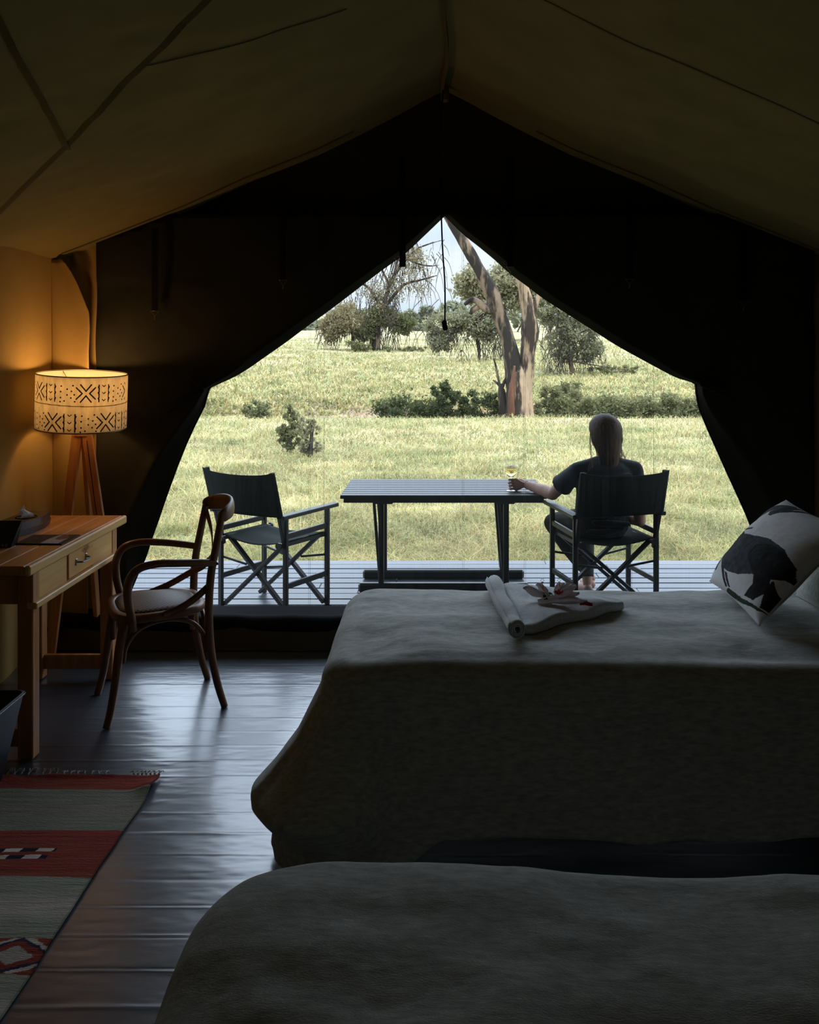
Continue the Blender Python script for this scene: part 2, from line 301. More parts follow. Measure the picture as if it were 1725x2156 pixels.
# ceiling: two slopes with soft sag and creases
def ceil_patch(sgn):
    ts = np.concatenate([np.linspace(0, 0.3, 24), np.linspace(0.32, 2.26, 90)]); yv = np.concatenate([np.linspace(-0.9, 2.2, 60), np.linspace(2.22, WY+.10, 150)])
    T, Y_ = np.meshgrid(ts, yv, indexing='ij'); X_ = XC+sgn*T
    Z_ = np.interp(T, [0, .12, .27, .45, .7, 1.1, 1.45, 2.0, 2.24], [3.085, 3.025, 2.942, 2.848, 2.725, 2.565, 2.405, 2.19, 2.10])
    near = np.clip((WY-Y_)/0.5, 0, 1)
    Z_ = Z_+near*(0.03*vnoise(T*1.3+5, Y_*1.3, 31+int(sgn))+0.010*vnoise(T*3.2-Y_*1.5+9, T*1.5+Y_*6.5, 35+int(sgn)))*np.clip(T*3, 0, 1)
    if sgn < 0:      # tension creases running out from the eave corner
        for (cx_, cy_, ang, wd, am) in ((1.2, 4.3, 0.55, .05, .006), (1.5, 4.5, 0.4, .035, .006), (1.0, 3.4, .8, .06, .008), (1.35, 3.1, 1.1, .05, .006), (.8, 3.0, .5, .05, .006)):
            dd = (T-cx_)*math.sin(ang)+(Y_-cy_)*math.cos(ang); ll = (T-cx_)*math.cos(ang)-(Y_-cy_)*math.sin(ang)
            Z_ = Z_-am*np.exp(-(dd/wd)**2)*np.exp(-(ll/.5)**2)
    V = np.stack([X_, Y_, Z_], -1); return V, grid_faces(len(ts), len(yv))
V1, F1 = ceil_patch(-1); V2, F2 = ceil_patch(1)
ceil = mesh_obj('ceiling', np.concatenate([V1.reshape(-1, 3), V2.reshape(-1, 3)]), np.concatenate([F1, F2+len(V1.reshape(-1, 3))]), M['canvas']); struct(ceil, 'olive canvas tent roof with sewn seams')
def ceil_z(x, y, d=0.003):     # drop a seam just below the cloth
    sg_ = -1 if x < XC else 1; Vg = V1 if sg_ < 0 else V2
    t = abs(x-XC); tsv = abs(Vg[:, 0, 0]-XC); yvv = Vg[0, :, 1]
    i = int(np.clip(np.searchsorted(tsv, t)-1, 0, len(tsv)-2)); j = int(np.clip(np.searchsorted(yvv, y)-1, 0, len(yvv)-2))
    a = (t-tsv[i])/(tsv[i+1]-tsv[i]); b = (y-yvv[j])/(yvv[j+1]-yvv[j]); Z = Vg[..., 2]
    return Vector((x, y, (Z[i, j]*(1-a)+Z[i+1, j]*a)*(1-b)+(Z[i, j+1]*(1-a)+Z[i+1, j+1]*a)*b-d))
def seam(a, b, wd, name='roof_seam', th=0.002, n=60):
    mb = MB(); pts = [ceil_z(a[0]+(b[0]-a[0])*i/n, a[1]+(b[1]-a[1])*i/n) for i in range(n+1)]
    mb.band(pts, [Vector((b[1]-a[1], -(b[0]-a[0]), 0))]*(n+1), wd, th); return mb.build(name, M['tape'], ceil)
seam((-0.34, 3.32), (-1.0, 3.06), 0.012, 'roof_seam'); seam((0.25, 3.31), (2.2, 3.24), 0.012, 'roof_seam')
seam((-0.66, 2.72), (-2.16, 4.15), 0.026, 'reinforcing_tape'); seam((-1.18, 2.4), (-1.44, 3.50), 0.026, 'reinforcing_tape')
for sx in (-1, 1):
    seam((XC+sx*0.5, 4.955), (XC+sx*2.1, 4.955), 0.03, 'gable_hem', 0.01)
# ridge seam: a hanging fold of cloth
pts = [Vector((XC-.004+0.010*math.sin(i*.5), -0.5+i*(5.45/60), 3.085-0.006-0.02*(0.5+0.5*math.sin(i*.37)))) for i in range(61)]
mb = MB(); mb.band(pts, [(0, 0, 1)]*61, 0.07, 0.016); mb.build('ridge_fold', M['canvas'], ceil)
mb = MB(); mb.box((XC, WY-.05, 3.03), (.045, .04, .09), None, .01); mb.build('ridge_patch', M['canvas'], ceil)
# outer fly: over the veranda and the front end of the roof
fv = []; ff = []
fx = [-3.3, -2.3, -1.2, 0, 1.2, 2.3, 3.3]; fz = [2.25, 2.66, 3.10, 3.50, 3.10, 2.66, 2.25]
for yv in (4.62, 6.9):
    for a, b in zip(fx, fz): fv.append((a+XC, yv, b))
for i in range(6): ff.append([i, i+1, i+8, i+7])
fly = mesh_obj('fly_sheet', fv, ff, M['fly'], None, False); struct(fly, 'outer fly sheet over the veranda')
so = fly.modifiers.new('s', 'SOLIDIFY'); so.thickness = 0.004
# side and back walls
def wall_side(name, x, sgn):
    yv = np.linspace(-0.9, WY+.09, 120); zv = np.linspace(-.03, 2.14, 50); Yg, Zg = np.meshgrid(yv, zv, indexing='ij')
    Xg = x+np.clip((Yg-4.5)/.5, 0, 1)*0+sgn*np.clip((5.04-Yg)/.3, 0, 1)*(0.02*vnoise(Yg*2.2, Zg*0.6, 51)+0.012*np.sin(Yg*9+vnoise(Yg*2, Zg, 7)*3)*np.clip(1-Zg/2.2, 0, 1))
    return struct(mesh_obj(name, np.stack([Xg, Yg, Zg], -1), grid_faces(120, 50), M['canvas_wall']))
wall_l = wall_side('wall_left', XL, 1); wall_r = wall_side('wall_right', XR, 1); wall_r.data.materials[0] = mat('shaded_side_canvas', (0.12, 0.09, 0.04), (0.14, 0.105, 0.05), 0.9, (3, 3, 3))  # right wall: darkened copy of the side canvas, shade put into its colour
mb = MB(); mb.add([(XL-.03, -0.88, 0), (XR+.03, -0.88, 0), (XR+.03, -0.88, 2.12), (XC, -0.88, 3.1), (XL-.03, -0.88, 2.12)], [(0, 1, 2, 3, 4)])
struct(mb.build('wall_back', M['front_canvas']))  # unseen back wall coloured dark to cut light bounced onto the bed fronts
# front gable wall with the door hole (a little larger than the flaps leave open)
def holeL(z): return interp(z, [0.0, 0.3, 1.0, 1.50, 2.385], [-1.88, -1.86, -1.72, -1.50, XC])
def holeR(z): return interp(z, [0.0, 0.3, 1.0, 1.50, 2.385], [1.93, 1.92, 1.84, 1.66, XC])
FYW = WY+0.075
zs = list(np.linspace(0, 2.385, 30)); V = []; Fc = []
def ztop(x): return roofz(x)+.012
for side in (-1, 1):
    xo = XL if side < 0 else XR; k = len(V); n = 50
    for z in zs:
        xi = holeL(z) if side < 0 else holeR(z)
        for j in range(n+1):
            x = xo+(xi-xo)*j/n; V.append((x, FYW, min(z, ztop(x))))
    for i in range(len(zs)-1):
        for j in range(n): a = k+i*(n+1)+j; Fc.append([a, a+1, a+n+2, a+n+1])
k = len(V); n = 60
for i in range(n+1):
    x = XL+(XR-XL)*i/n; zt = ztop(x); V.append((x, FYW, min(2.385, zt))); V.append((x, FYW, zt))
for i in range(n): Fc.append([k+2*i, k+2*i+2, k+2*i+3, k+2*i+1])
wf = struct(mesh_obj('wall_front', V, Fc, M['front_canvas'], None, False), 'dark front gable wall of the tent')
# warm coloured end strips beside the corners (left strip with a vertical seam, right strip at the frame's edge)
for sd_, xa, xb in ((-1, XL-.01, -1.885), (1, 2.075, XR+.01)):
    nx, nz_ = 34, 120; Vp = []
    for i in range(nz_+1):
        for j in range(nx+1):
            u = j/nx; x = xa+(xb-xa)*u; z = (roofz(x)+.02)*i/nz_; up = max(0, z-1.78)/.4
            fold = 0.010*math.sin(j*.5+z*1.7)+.020*up*math.sin((z*2.1+u*.8)*19)*math.sin(PI*min(1, u*1.2))
            Vp.append((x, WY+.04+fold, z))
    mesh_obj('corner_panel', Vp, grid_faces(nz_+1, nx+1), M['canvas_wall'], wf)
# the side wall's cloth laps over the corner with a curved free edge
ce = [(129, 546), (140, 556), (153, 575), (166, 600), (178, 630), (189, 658), (190, 690), (187, 740), (186, 900), (186, 1378)]
ez = [H-(y-CY)*4.96/F for x, y in ce][::-1]; ex_ = [(x-CX)*4.96/F for x, y in ce][::-1]
Vp = []; nz_, nx = 90, 16; z0_ = ez[0]; z1_ = ez[-1]
for i in range(nz_+1):
    z = z0_+(z1_-z0_)*(i/nz_)
    for j in range(nx+1):
        u = j/nx; xe_ = interp(z, ez, ex_); x = XL-.005+(xe_-XL+.005)*u
        Vp.append((x, 4.985-.030*u**3+.010*math.sin(u*7+z*2)*(1-u)+.010*math.sin(z*4+u*3)*u, z))
o = mesh_obj('corner_drape', Vp, grid_faces(nz_+1, nx+1), M['canvas_wall'], wf); so_ = o.modifiers.new('s', 'SOLIDIFY'); so_.thickness = .004
# door flaps: heavy dark curtains tied back
edgeL = [(937, 450), (890, 495), (850, 532), (800, 568), (740, 614), (690, 652), (640, 688), (600, 718), (560, 746), (520, 774), (490, 792), (460, 806), (436, 818), (430, 836), (424, 858), (403, 900), (385, 940), (367, 985), (345, 1045), (328, 1095), (312, 1140), (299, 1180), (284, 1212), (268, 1250), (262, 1303), (262, 1378)]
edgeR = [(937, 450), (975, 488), (1010, 516), (1045, 545), (1075, 572), (1110, 598), (1150, 628), (1200, 660), (1250, 692), (1300, 724), (1350, 752), (1400, 779), (1430, 794), (1458, 803), (1471, 810), (1473, 832), (1479, 862), (1500, 912), (1520, 957), (1540, 1002), (1560, 1045), (1578, 1085), (1588, 1110), (1592, 1140), (1594, 1303), (1596, 1378)]
def flap(side, edge, name, label):
    n = 26; ep = []
    zz = [H-(y-CY)*KW for x, y in edge]; xx_ = [(x-CX)*KW for x, y in edge]
    rows = np.interp(np.linspace(0, 1, 110), np.linspace(0, 1, len(edge)), np.arange(len(edge)))
    xo = -1.905 if side < 0 else 2.085
    V = []
    Vt = []
    for r in rows:
        z = float(np.interp(r, range(len(zz)), zz)); xi = float(np.interp(r, range(len(zz)), xx_))
        low = z < 1.44
        # distance of the fold line from the edge
        fold = interp(z, [0, .38, .62, 1.0, 1.38, 1.44, 1.6, 2.0, 2.37], [.015, .05, .16, .12, .015, .02, .07, .05, .02])
        L = abs(xi-xo)
        for j in range(n+1):
            t = j/n; tt = t
            # columns: last 7 lie between the fold line and the edge
            if j <= n-7: d = L-(L-fold)*(j/(n-7))
            else: d = fold*(n-j)/7
            x = xi-(-side)*d if side < 0 else xi+d
            x = xi+side*d
            if d >= fold: yo = -0.006-0.020*math.exp(-((d-fold)/0.05)**2)+0.012*math.sin(d*7+z*2.3)*min(1, d)*(1 if z < 2 else .3)
            else:
                q = 1-d/fold; yo = -0.026+0.10*q if low else -0.026+0.07*q
            zc = min(z, roofz(x)-.0)
            V.append((x, WY+yo, zc))
    o = mesh_obj(name, V, grid_faces(len(rows), n+1), M['dark_canvas'])
    tag(o, label, 'tent flap', 'tied-back door flaps'); so_ = o.modifiers.new('s', 'SOLIDIFY'); so_.thickness = 0.003; so_.offset = 0
    # rolled hem all along the edge
    mb = MB(); pp = [Vector(((x-CX)*KW, WY+.05, H-(y-CY)*KW)) for x, y in edge]; pp = smooth_path(pp, 4)
    mb.tube(pp, .0045, 6); mb.build('hem', M['dark_canvas'], o, True)
    return o
fl = flap(-1, edgeL, 'door_flap', 'dark canvas door flap drawn back on the left beside the lampshade')
frr = flap(1, edgeR, 'door_flap', 'dark canvas door flap drawn back on the right above the elephant cushion')
for (cx_, cy_, ob, s_) in ((432, 822, fl, -1), (1470, 808, frr, 1)):     # tie-back pleats
    for q in range(4):
        a_ = Vector(((cx_-CX)*KW, WY-.028, H-(cy_-CY)*KW)); b_ = a_+Vector((s_*(.11+.05*q), 0.0, .10-.085*q))
        mb = MB(); p = smooth_path([a_, (a_+b_)/2+Vector((0, -.012, .01)), b_], 5); mb.tube(p, [.012, .012]+[.011]*(len(p)-4)+[.006, .002], 8, flat=.7); mb.build('pleat', M['dark_canvas'], ob, True)
# insect screen across the door
NY = WY+.13
mb = MB(); mb.add([(-1.9, NY, .17), (1.95, NY, .17), (1.95, NY, 1.45), (XC, NY, 2.46), (-1.9, NY, 1.45)], [(0, 1, 2, 3, 4)])
net = mb.build('insect_screen', M['net']); tag(net, 'fine insect gauze stretched across the open tent doorway', 'screen')
for px_, yt in ((651, 684), (683, 660), (973, 485), (1103, 595), (1330, 742), (1376, 765)):
    mb = MB(); a_ = P(px_, yt, NY-.002); b_ = P(px_+(1 if px_ > 925 else -1), 1300, NY-.002); mb.bar(a_, b_, .0016, .001, bev=0)
    if px_ in (973, 651, 1103): mb.bar(a_+Vector((.009, 0, 0)), b_+Vector((.009, 0, 0)), .0012, .001, bev=0)
    mb.build('gauze_seam', M['leaf_mid'], net)
# sill: black tube over a brown canvas band
mb = MB(); p = [Vector((XL+.1+i*(XR-XL-.2)/40, WY-.12+.006*math.sin(i*.9), .135+.004*math.sin(i*1.7))) for i in range(41)]
mb.tube(p, .052, 12, flat=.9); t1 = struct(mb.build('trim_1', M['webbing'], None, True), 'black padded sill of the doorway')
nx, nz_ = 80, 8; V = [(XL+(XR-XL)*j/nx, WY-.16+.05*(1-i/nz_)**2*0+.006*math.sin(j*.7+i*.4), .125*i/nz_) for i in range(nz_+1) for j in range(nx+1)]
t2 = struct(mesh_obj('trim_2', V, grid_faces(nz_+1, nx+1), mat('brown_sill_canvas', (.060, .046, .028), (.075, .058, .036), .9, (6, 6, 6))), 'brown canvas band under the door sill')
mb = MB(); mb.box((XC, WY+.0, .085), (XR-XL-.1, .2, .17)); struct(mb.build('trim_3', M['webbing']))
# hanging straps with wire hooks
straps = [(326, 480, 655, 'far left strap, nearest the lampshade'), (596, 395, 590, 'strap on the left flap, between the lamp side strap and the doorway peak'),
          (848, 330, 562, 'strap just left of the doorway peak, its hook against the trees'), (1075, 330, 562, 'strap just right of the doorway peak, its hook at the flap edge'),
          (1326, 420, 588, 'strap on the right flap above the seated woman'), (1566, 480, 636, 'rightmost strap, above the cushion')]
for (x_, y0_, y1_, lab) in straps:
    Ys = WY-.055; t = empty('hanging_strap', P(x_, y1_, Ys), 0, 'black webbing '+lab, 'strap', 'hanging straps on the front wall'); L0 = Vector(t.location)
    mb = MB(); a_ = P(x_, y1_, Ys)-L0; b_ = P(x_, y0_, Ys)-L0; b_.z = min(b_.z, roofz(P(x_, 0, Ys).x)-L0.z-.01)
    mb.bar(a_, b_, .034, .003, up=(0, 1, 0)); mb.build('webbing', M['webbing'], t)
    mb = MB(); r = .0013
    mb.tube([(-.022, 0, .001), (.022, 0, .001)], r, 6); mb.tube([(-.022, 0, .004), (-.021, 0, -.002), (0, 0, -.026), (0, 0, -.045)], r, 6); mb.tube([(.022, 0, .004), (.021, 0, -.002), (.001, 0, -.026), (0, 0, -.045)], r, 6)
    mb.build('wire_hook', M['brass'], t, True)
    mb = MB(); mb.bar((0, 0, -.03), (0, 0, -.05), .006, .004, up=(0, 1, 0)); mb.build('snap', M['brass'], t)
for (x_, y_) in ((836, 543), (1066, 553)):
    mb = MB(); c_ = P(x_, y_, WY-.02); mb.tube([c_+Vector((.014*math.cos(a), 0, .010*math.sin(a))) for a in np.linspace(0, 2*PI, 17)], .0012, 5, cap=False)
    o = mb.build('wire_ring', M['brass'], fl if x_ < 900 else frr, True)
# pull cord with switch
mb = MB(); cp = smooth_path([P(933, 190, 4.86), P(927, 300, 4.86), P(929, 430, 4.86), P(932, 520, 4.86), P(937, 600, 4.86), P(937, 674, 4.86)], 8)
L0 = Vector(cp[-1]); t = empty('pull_cord', L0, 0, 'black pull cord with a small switch hanging from the ridge in the doorway', 'cord')
mb.tube([q-L0 for q in cp], .0042, 8); mb.build('cord', M['webbing'], t, True)
mb = MB(); mb.box((-.001, 0, -.028), (.028, .018, .056), Matrix.Rotation(-.15, 3, 'Y'), .007); mb.build('switch', M['webbing'], t)
# deck: planks across, each a piece
deck = empty('deck', (0, 0, 0)); struct(deck, 'grey weathered plank veranda outside the tent')
yb = 5.06; k = 0; dr = random.Random(4)
while yb < 6.90:
    wd = 0.132; x = -3.6
    ws = dr.uniform(.8, 2.2)
    while x < 3.6:
        xe = min(3.62, x+ws); mb = MB(); mb.box(((x+xe)/2, yb+wd/2, -.0165+dr.uniform(-.002, .001)), (xe-x-.003, wd-.011, .032), Matrix.Rotation(dr.uniform(-.006, .006), 3, 'X'), .003)
        mb.build('plank', M['deck'], deck); x = xe; ws = dr.uniform(1.7, 2.8)
    yb += wd+.004
mb = MB()
for x in np.linspace(-3.4, 3.4, 7): mb.box((x, 6.0, -.10), (.06, 1.85, .12))
mb.box((0, 6.9, -.12), (7.2, .03, .16)); mb.build('joist', M['dark_wood'], deck)
# ================================================================== meadow
GY = [5.0, 7.0, 15, 25.5, 27.5, 29, 30.5, 33, 37, 60, 100, 150, 420, 1500]
GZ = [-.24, -.24, -.27, -.30, -.85, -1.0, -.75, -.25, -.02, .95, 3.1, 5.0, 17, 60]
def gz(x, y):
    z = np.interp(y, GY, GZ); return z+0.03*vnoise(np.asarray(x)*.35+40, np.asarray(y)*.35, 61)*np.clip((np.asarray(y)-8)/6, 0, 1)+np.clip((np.asarray(y)-33)/30, 0, 1)*0.55*vnoise(np.asarray(x)*.06+30, np.asarray(y)*.06, 63)
yv = np.concatenate([np.linspace(5.0, 40, 220), np.geomspace(40.3, 1500, 120)]); uv_ = np.linspace(-1, 1, 161)
U, Yg = np.meshgrid(uv_, yv, indexing='xy'); Xg = U*(Yg*.9+12)
struct(mesh_obj('ground', np.stack([Xg, Yg, gz(Xg, Yg)], -1), grid_faces(len(yv), 161), M['ground']), 'open savanna meadow rising to the treeline')
# grass blades
def blades(n, y0, y1, pw, h0, h1, wd, name, label, spread=.56, seed=1):
    r = np.random.default_rng(seed); u = r.random(n)
    y = (y0**(1-pw)+u*(y1**(1-pw)-y0**(1-pw)))**(1/(1-pw)); x = (r.random(n)*2-1)*(y*spread+.6)
    cl = vnoise(x*1.6+50, y*1.6, 71); z = gz(x, y)
    hh = (h0+(h1-h0)*r.random(n)**1.5)*(1+.6*cl); ang = r.random(n)*2*PI; lean = hh*(.4+2.2*r.random(n))
    wdd = wd*(.6+.8*r.random(n))*np.clip(y/9, .75, 2.4)
    dx, dy = np.cos(ang), np.sin(ang); px_, py_ = -dy*wdd, dx*wdd
    b = np.stack([x, y, z-.02], -1); P1 = np.stack([px_, py_, 0*z], -1)
    mid = b+np.stack([dx*lean*.35, dy*lean*.35, hh*.62], -1); tip = b+np.stack([dx*lean, dy*lean, hh*(.98-.35*r.random(n))], -1)
    V = np.stack([b-P1, b+P1, mid+P1*.8, mid-P1*.8, tip], 1).reshape(-1, 3)
    i = np.arange(n)*5; T = np.stack([np.stack([i, i+1, i+2], -1), np.stack([i, i+2, i+3], -1), np.stack([i+3, i+2, i+4], -1)], 1).reshape(-1, 3)
    tone = (.55+.80*r.random(n))*(1+.40*vnoise(x*1.1+9, y*1.1, 75)+.35*vnoise(x*7+9, y*7, 76)); straw = (r.random(n) < .22+.25*np.clip(cl, 0, 1))[:, None]
    c = np.where(straw, np.array([1.25, 1.02, .95]), np.array([.93, 1.0, .86]))*tone[:, None]
    return tag(mesh_obj(name, V, T, M['grass'], None, False, np.repeat(c, 5, 0)), label, 'grass', None, 'stuff')
blades(260000, 6.93, 27, 1.7, .05, .17, .0032, 'meadow_grass', 'pale sunlit grass growing from the deck edge to the gully')
blades(130000, 31, 95, 1.5, .10, .30, .009, 'distant_grass', 'dry pale grass on the slope beyond the gully', .6, 3)
# leaves: many small quads
def leaf_cloud(cl, size, m, name, parent, seed=0, droop=0.0):
    r = np.random.default_rng(seed); A = []
    for (c, rad, n, sq) in cl:
        d = r.normal(size=(n, 3)); d /= np.linalg.norm(d, axis=1)[:, None]; rr = r.random(n)**(1/2.2)
        rr = rr*(0.6+.55*r.random(n)); q = np.array(c)+d*(rr*rad)[:, None]*np.array(sq)+r.normal(size=(n, 3))*rad*.22; A.append(q)
    C = np.concatenate(A); n = len(C); a = r.normal(size=(n, 3)); a /= np.linalg.norm(a, axis=1)[:, None]
    a[:, 2] -= droop; b = np.cross(a, r.normal(size=(n, 3))); b /= np.linalg.norm(b, axis=1)[:, None]; s = size*(.5+r.random(n))[:, None]
    V = np.stack([C-a*s, C-b*s*.5, C+a*s, C+b*s*.5], 1).reshape(-1, 3)
    o = mesh_obj(name, V, np.arange(4*n).reshape(-1, 4), m, parent, False); o['kind'] = 'stuff'; return o
def subclumps(c, rad, k, sub, n, sq, r, flat=1.0):      # scatter clumps through an ellipsoid
    o = []
    for i in range(k):
        while True:
            d = Vector((r.uniform(-1, 1), r.uniform(-1, 1), r.uniform(-1, 1)))
            if d.length <= 1: break
        s = r.uniform(.6, 1.2)*sub
        o.append(((c[0]+d.x*rad*sq[0], c[1]+d.y*rad*sq[1], c[2]+d.z*rad*sq[2]), s, max(12, int(n*(s/sub)**2)), (1, 1, flat)))
    return o
def depth_at(x, y):      # distance at which the ground is seen at image height y
    best = None
    for Y in np.linspace(32, 140, 800):
        yy = CY+(H-float(gz((x-CX)*Y/F, Y)))*F/Y
        if yy <= y: return float(Y)
    return 140.0
def gp(x, Y, dz=0):      # ground point under image column x at depth Y
    X = (x-CX)*Y/F; return Vector((X, Y, float(gz(X, Y))+dz))
def bush(x, Y, wpx, ytop, m, label, n=9, leaves=260, size=.05, seed=1, name='bush', group='bushes along the gully'):
    b = gp(x, Y); hgt = (H-(ytop-CY)*Y/F)-b.z; wd = wpx*Y/F/2; r = random.Random(seed)
    t = empty(name, b, 0, label, 'bush', group); cl = []
    for i in range(n*3):
        a = r.uniform(0, 2*PI); q = r.random()**.5*.9; zc = r.uniform(.10, .88)*(1-.45*q*r.random()); s = min(wd, hgt)*r.uniform(.14, .36)
        cl.append(((math.cos(a)*q*wd, math.sin(a)*q*wd*.6, zc*hgt), s, int(leaves*.42*(s/(min(wd, hgt)*.25))), (1.15, .9, .9)))
    leaf_cloud(cl, size, m, 'foliage', t, seed)
    mb = MB()
    for i in range(7):
        c = Vector(cl[i % len(cl)][0]); mb.tube(smooth_path([(r.uniform(-.1, .1), r.uniform(-.1, .1), -.05), c*.5+Vector((0, 0, .05)), c], 3), [.03, .028, .025, .02, .015, .012, .006], 5)
    mb.build('stem', M['twig'], t, True); return t
# --- the big split acacia
TY = 27.0; k_ = TY/F; base = P(1095, 876, TY); t = empty('split_acacia_tree', base, 0, 'large leaning acacia with a forked peeling trunk beyond the gully', 'tree')
def L(x, y, dy=0): return P(x, y, TY+dy)-base
def limb(mb, pts, rs, n=14, k=5, jit=.06, seed=0):
    r = random.Random(seed); p = smooth_path(pts, k); m_ = len(p); rr = [interp(i, np.linspace(0, m_-1, len(rs)), rs) for i in range(m_)]
    kk = len(mb.v); mb.tube(p, rr, n)
    for i in range(m_):
        for j in range(n):
            v = Vector(mb.v[kk+i*n+j]); c = p[i]; f = 1+jit*(math.sin(j*2.1+i*.35+seed)+.7*math.sin(j*4.3-i*.6)+r.uniform(-.6, .6)); mb.v[kk+i*n+j] = tuple(c+(v-c)*f)
mb = MB(); limb(mb, [L(1095, 884), L(1094, 850), L(1093, 815), L(1094, 785), L(1094, 762)], [k_*34, k_*29, k_*26, k_*20, k_*6], 20, 5, .05, 1)
limb(mb, [L(1100, 840), L(1106, 800), L(1110, 760), L(1114, 722), L(1116, 690), L(1112, 650), L(1103, 610), L(1092, 572), L(1080, 520), L(1066, 460), L(1040, 380)], [k_*21, k_*18, k_*16, k_*16, k_*18, k_*14, k_*11, k_*10, k_*9, k_*8, k_*5], 14, 5, .09, 2)
mb.build('trunk', M['bark_pale'], t, True)
mb = MB(); limb(mb, [L(1090, 850), L(1085, 800), L(1077, 752), L(1066, 705), L(1052, 665), L(1040, 628), L(1024, 596), L(1006, 560), L(985, 524), L(962, 485), L(940, 448), L(915, 400), L(880, 330)], [k_*20, k_*19, k_*17, k_*15, k_*15, k_*16, k_*14, k_*12, k_*12, k_*11, k_*10, k_*9, k_*6], 14, 5, .06, 4)
mb.build('limb', M['bark'], t, True)
mb = MB(); limb(mb, [L(1118, 660), L(1128, 640), L(1134, 622), L(1140, 600)], [k_*9, k_*7, k_*5, k_*2], 10, 4, .1, 5); mb.build('limb', M['bark_pale'], t, True)
mb = MB(); limb(mb, [L(1046, 655), L(1024, 652), L(1006, 636), L(992, 630), L(978, 642)], [k_*9, k_*9, k_*6, k_*6, k_*3], 10, 4, .15, 6)
limb(mb, [L(1006, 648), L(996, 652), L(990, 662)], [k_*8, k_*6, k_*3], 8, 4, .15, 8); mb.build('broken_limb', M['bark'], t, True)
mb = MB(); limb(mb, [L(1078, 875, -.4), L(1076, 840, -.42), L(1080, 800, -.38), L(1084, 770, -.3)], [k_*8, k_*7, k_*5, k_*2], 8, 5, .1, 7); mb.build('bark_strip', M['bark_red'], t, True)
mb = MB(); limb(mb, [L(1064, 874), L(1060, 850), L(1056, 826), L(1054, 808)], [k_*10, k_*9, k_*8, k_*4], 10, 4, .12, 9)
limb(mb, [L(1057, 825), L(1050, 800), L(1044, 770), L(1040, 754)], [k_*4, k_*3, k_*2, k_*.8], 6, 4, .1, 10); limb(mb, [L(1056, 815), L(1046, 806), L(1038, 800)], [k_*4, k_*3, k_*1], 6, 3, .1, 11); limb(mb, [L(1058, 815), L(1064, 800), L(1068, 790)], [k_*4, k_*3, k_*1], 6, 3, .1, 12)
mb.build('snag', M['bark'], t, True)
# --- other trees
def tree(name, label, x, Y, crowns, trunk=None, m='leaf_mid', size=.09, seed=1, dens=1.0, twigs=0, group='trees beyond the meadow', bark='bark', hang=None, n_sub=26, fullness=130):
    if trunk:
        Yn = depth_at(x, trunk[0][0][0][1]); size *= Yn/Y; Y = Yn
    b = gp(x, Y); t = empty(name, b, 0, label, 'tree', group); r = random.Random(seed); kk = Y/F; cl = []; mb = MB()
    tr = trunk or []
    for (pts, rs) in tr: limb(mb, [P(a, c, Y)-b for a, c in pts], [q*kk for q in rs], 9, 4, .08, seed)
    tb = Vector((0, 0, 0)) if not tr else (P(tr[0][0][-1][0], tr[0][0][-1][1], Y)-b)
    for (cx_, cy_, wx, wy) in crowns:
        c = P(cx_, cy_, Y)-b; sub = subclumps(c, 1, int(n_sub*dens), min(wx, wy)*kk*.24, int(fullness), (wx*kk/2*.85, (wx+wy)*.2*kk, wy*kk/2*.85), r, .75); cl += sub
        for (cc, s_, n_, _) in sub[::3]:
            cc = Vector(cc); mid = (tb+cc)/2+Vector((0, 0, .1*(cc-tb).length)); mb.tube(smooth_path([tb, mid, cc], 3), [.035*kk*60, .03*kk*50, .025*kk*45, .02*kk*40, .018*kk*30, .012*kk*25, .005*kk*20], 5)
    if mb.v: mb.build('trunk', M[bark], t, True)
    leaf_cloud(cl, size, M[m], 'foliage', t, seed)
    if twigs:
        mb = MB()
        for i in range(twigs):
            (cx_, cy_, wx, wy) = (hang or crowns)[i % len(hang or crowns)]
            c = P(cx_+r.uniform(-.5, .5)*wx, cy_+r.uniform(-.5, .4)*wy, Y+r.uniform(-1, 1))-b; ln = r.uniform(.15, .45)*wy*kk; s_ = r.uniform(-.5, .5)*ln
            p = smooth_path([c, c+Vector((s_*.6, r.uniform(-.2, .2), -.35*ln)), c+Vector((s_, 0, -ln))], 3); mb.tube(p, [.8*kk, .7*kk, .6*kk, .5*kk, .45*kk, .4*kk, .25*kk], 4, False)
        o = mb.build('twigs', M['twig'], t, True); o['kind'] = 'stuff'
    return t
# bare thorny acacia at upper left
t = tree('thorny_acacia_tree', 'sparse thorny acacia with drooping bare twigs left of the pull cord', 792, 46, [(850, 590, 130, 90), (815, 650, 60, 110), (800, 610, 90, 70), (872, 545, 70, 60)],
     [([(793, 738), (795, 700), (805, 650), (825, 590), (850, 540), (862, 480)], [9, 7, 5, 4, 3, 2]), ([(815, 640), (850, 600), (885, 590), (920, 580)], [4, 3, 2, 1]), ([(830, 580), (870, 530), (900, 515), (930, 506)], [3, 2, 1.5, .6]), ([(850, 540), (880, 555), (905, 560), (925, 558)], [3, 2, 1.5, .6]), ([(805, 650), (780, 610), (750, 590), (725, 590)], [4, 3, 2, 1]), ([(820, 600), (800, 560), (780, 540)], [3, 2, 1])],
     'leaf_olive', .05, 3, 1.0, 330, hang=[(850, 620, 150, 200), (812, 690, 50, 150), (815, 660, 40, 170), (880, 560, 120, 120), (760, 630, 90, 120)], n_sub=22, fullness=60)
tree('dusty_shrub_tree', 'brownish shrubby tree with a ragged crown left of the thorny acacia', 745, 52, [(735, 675, 100, 85), (700, 690, 60, 60)], [([(745, 738), (742, 700), (735, 670)], [4, 3, 2])], 'leaf_olive', .075, 4, 1, 150, hang=[(720, 700, 110, 60)])
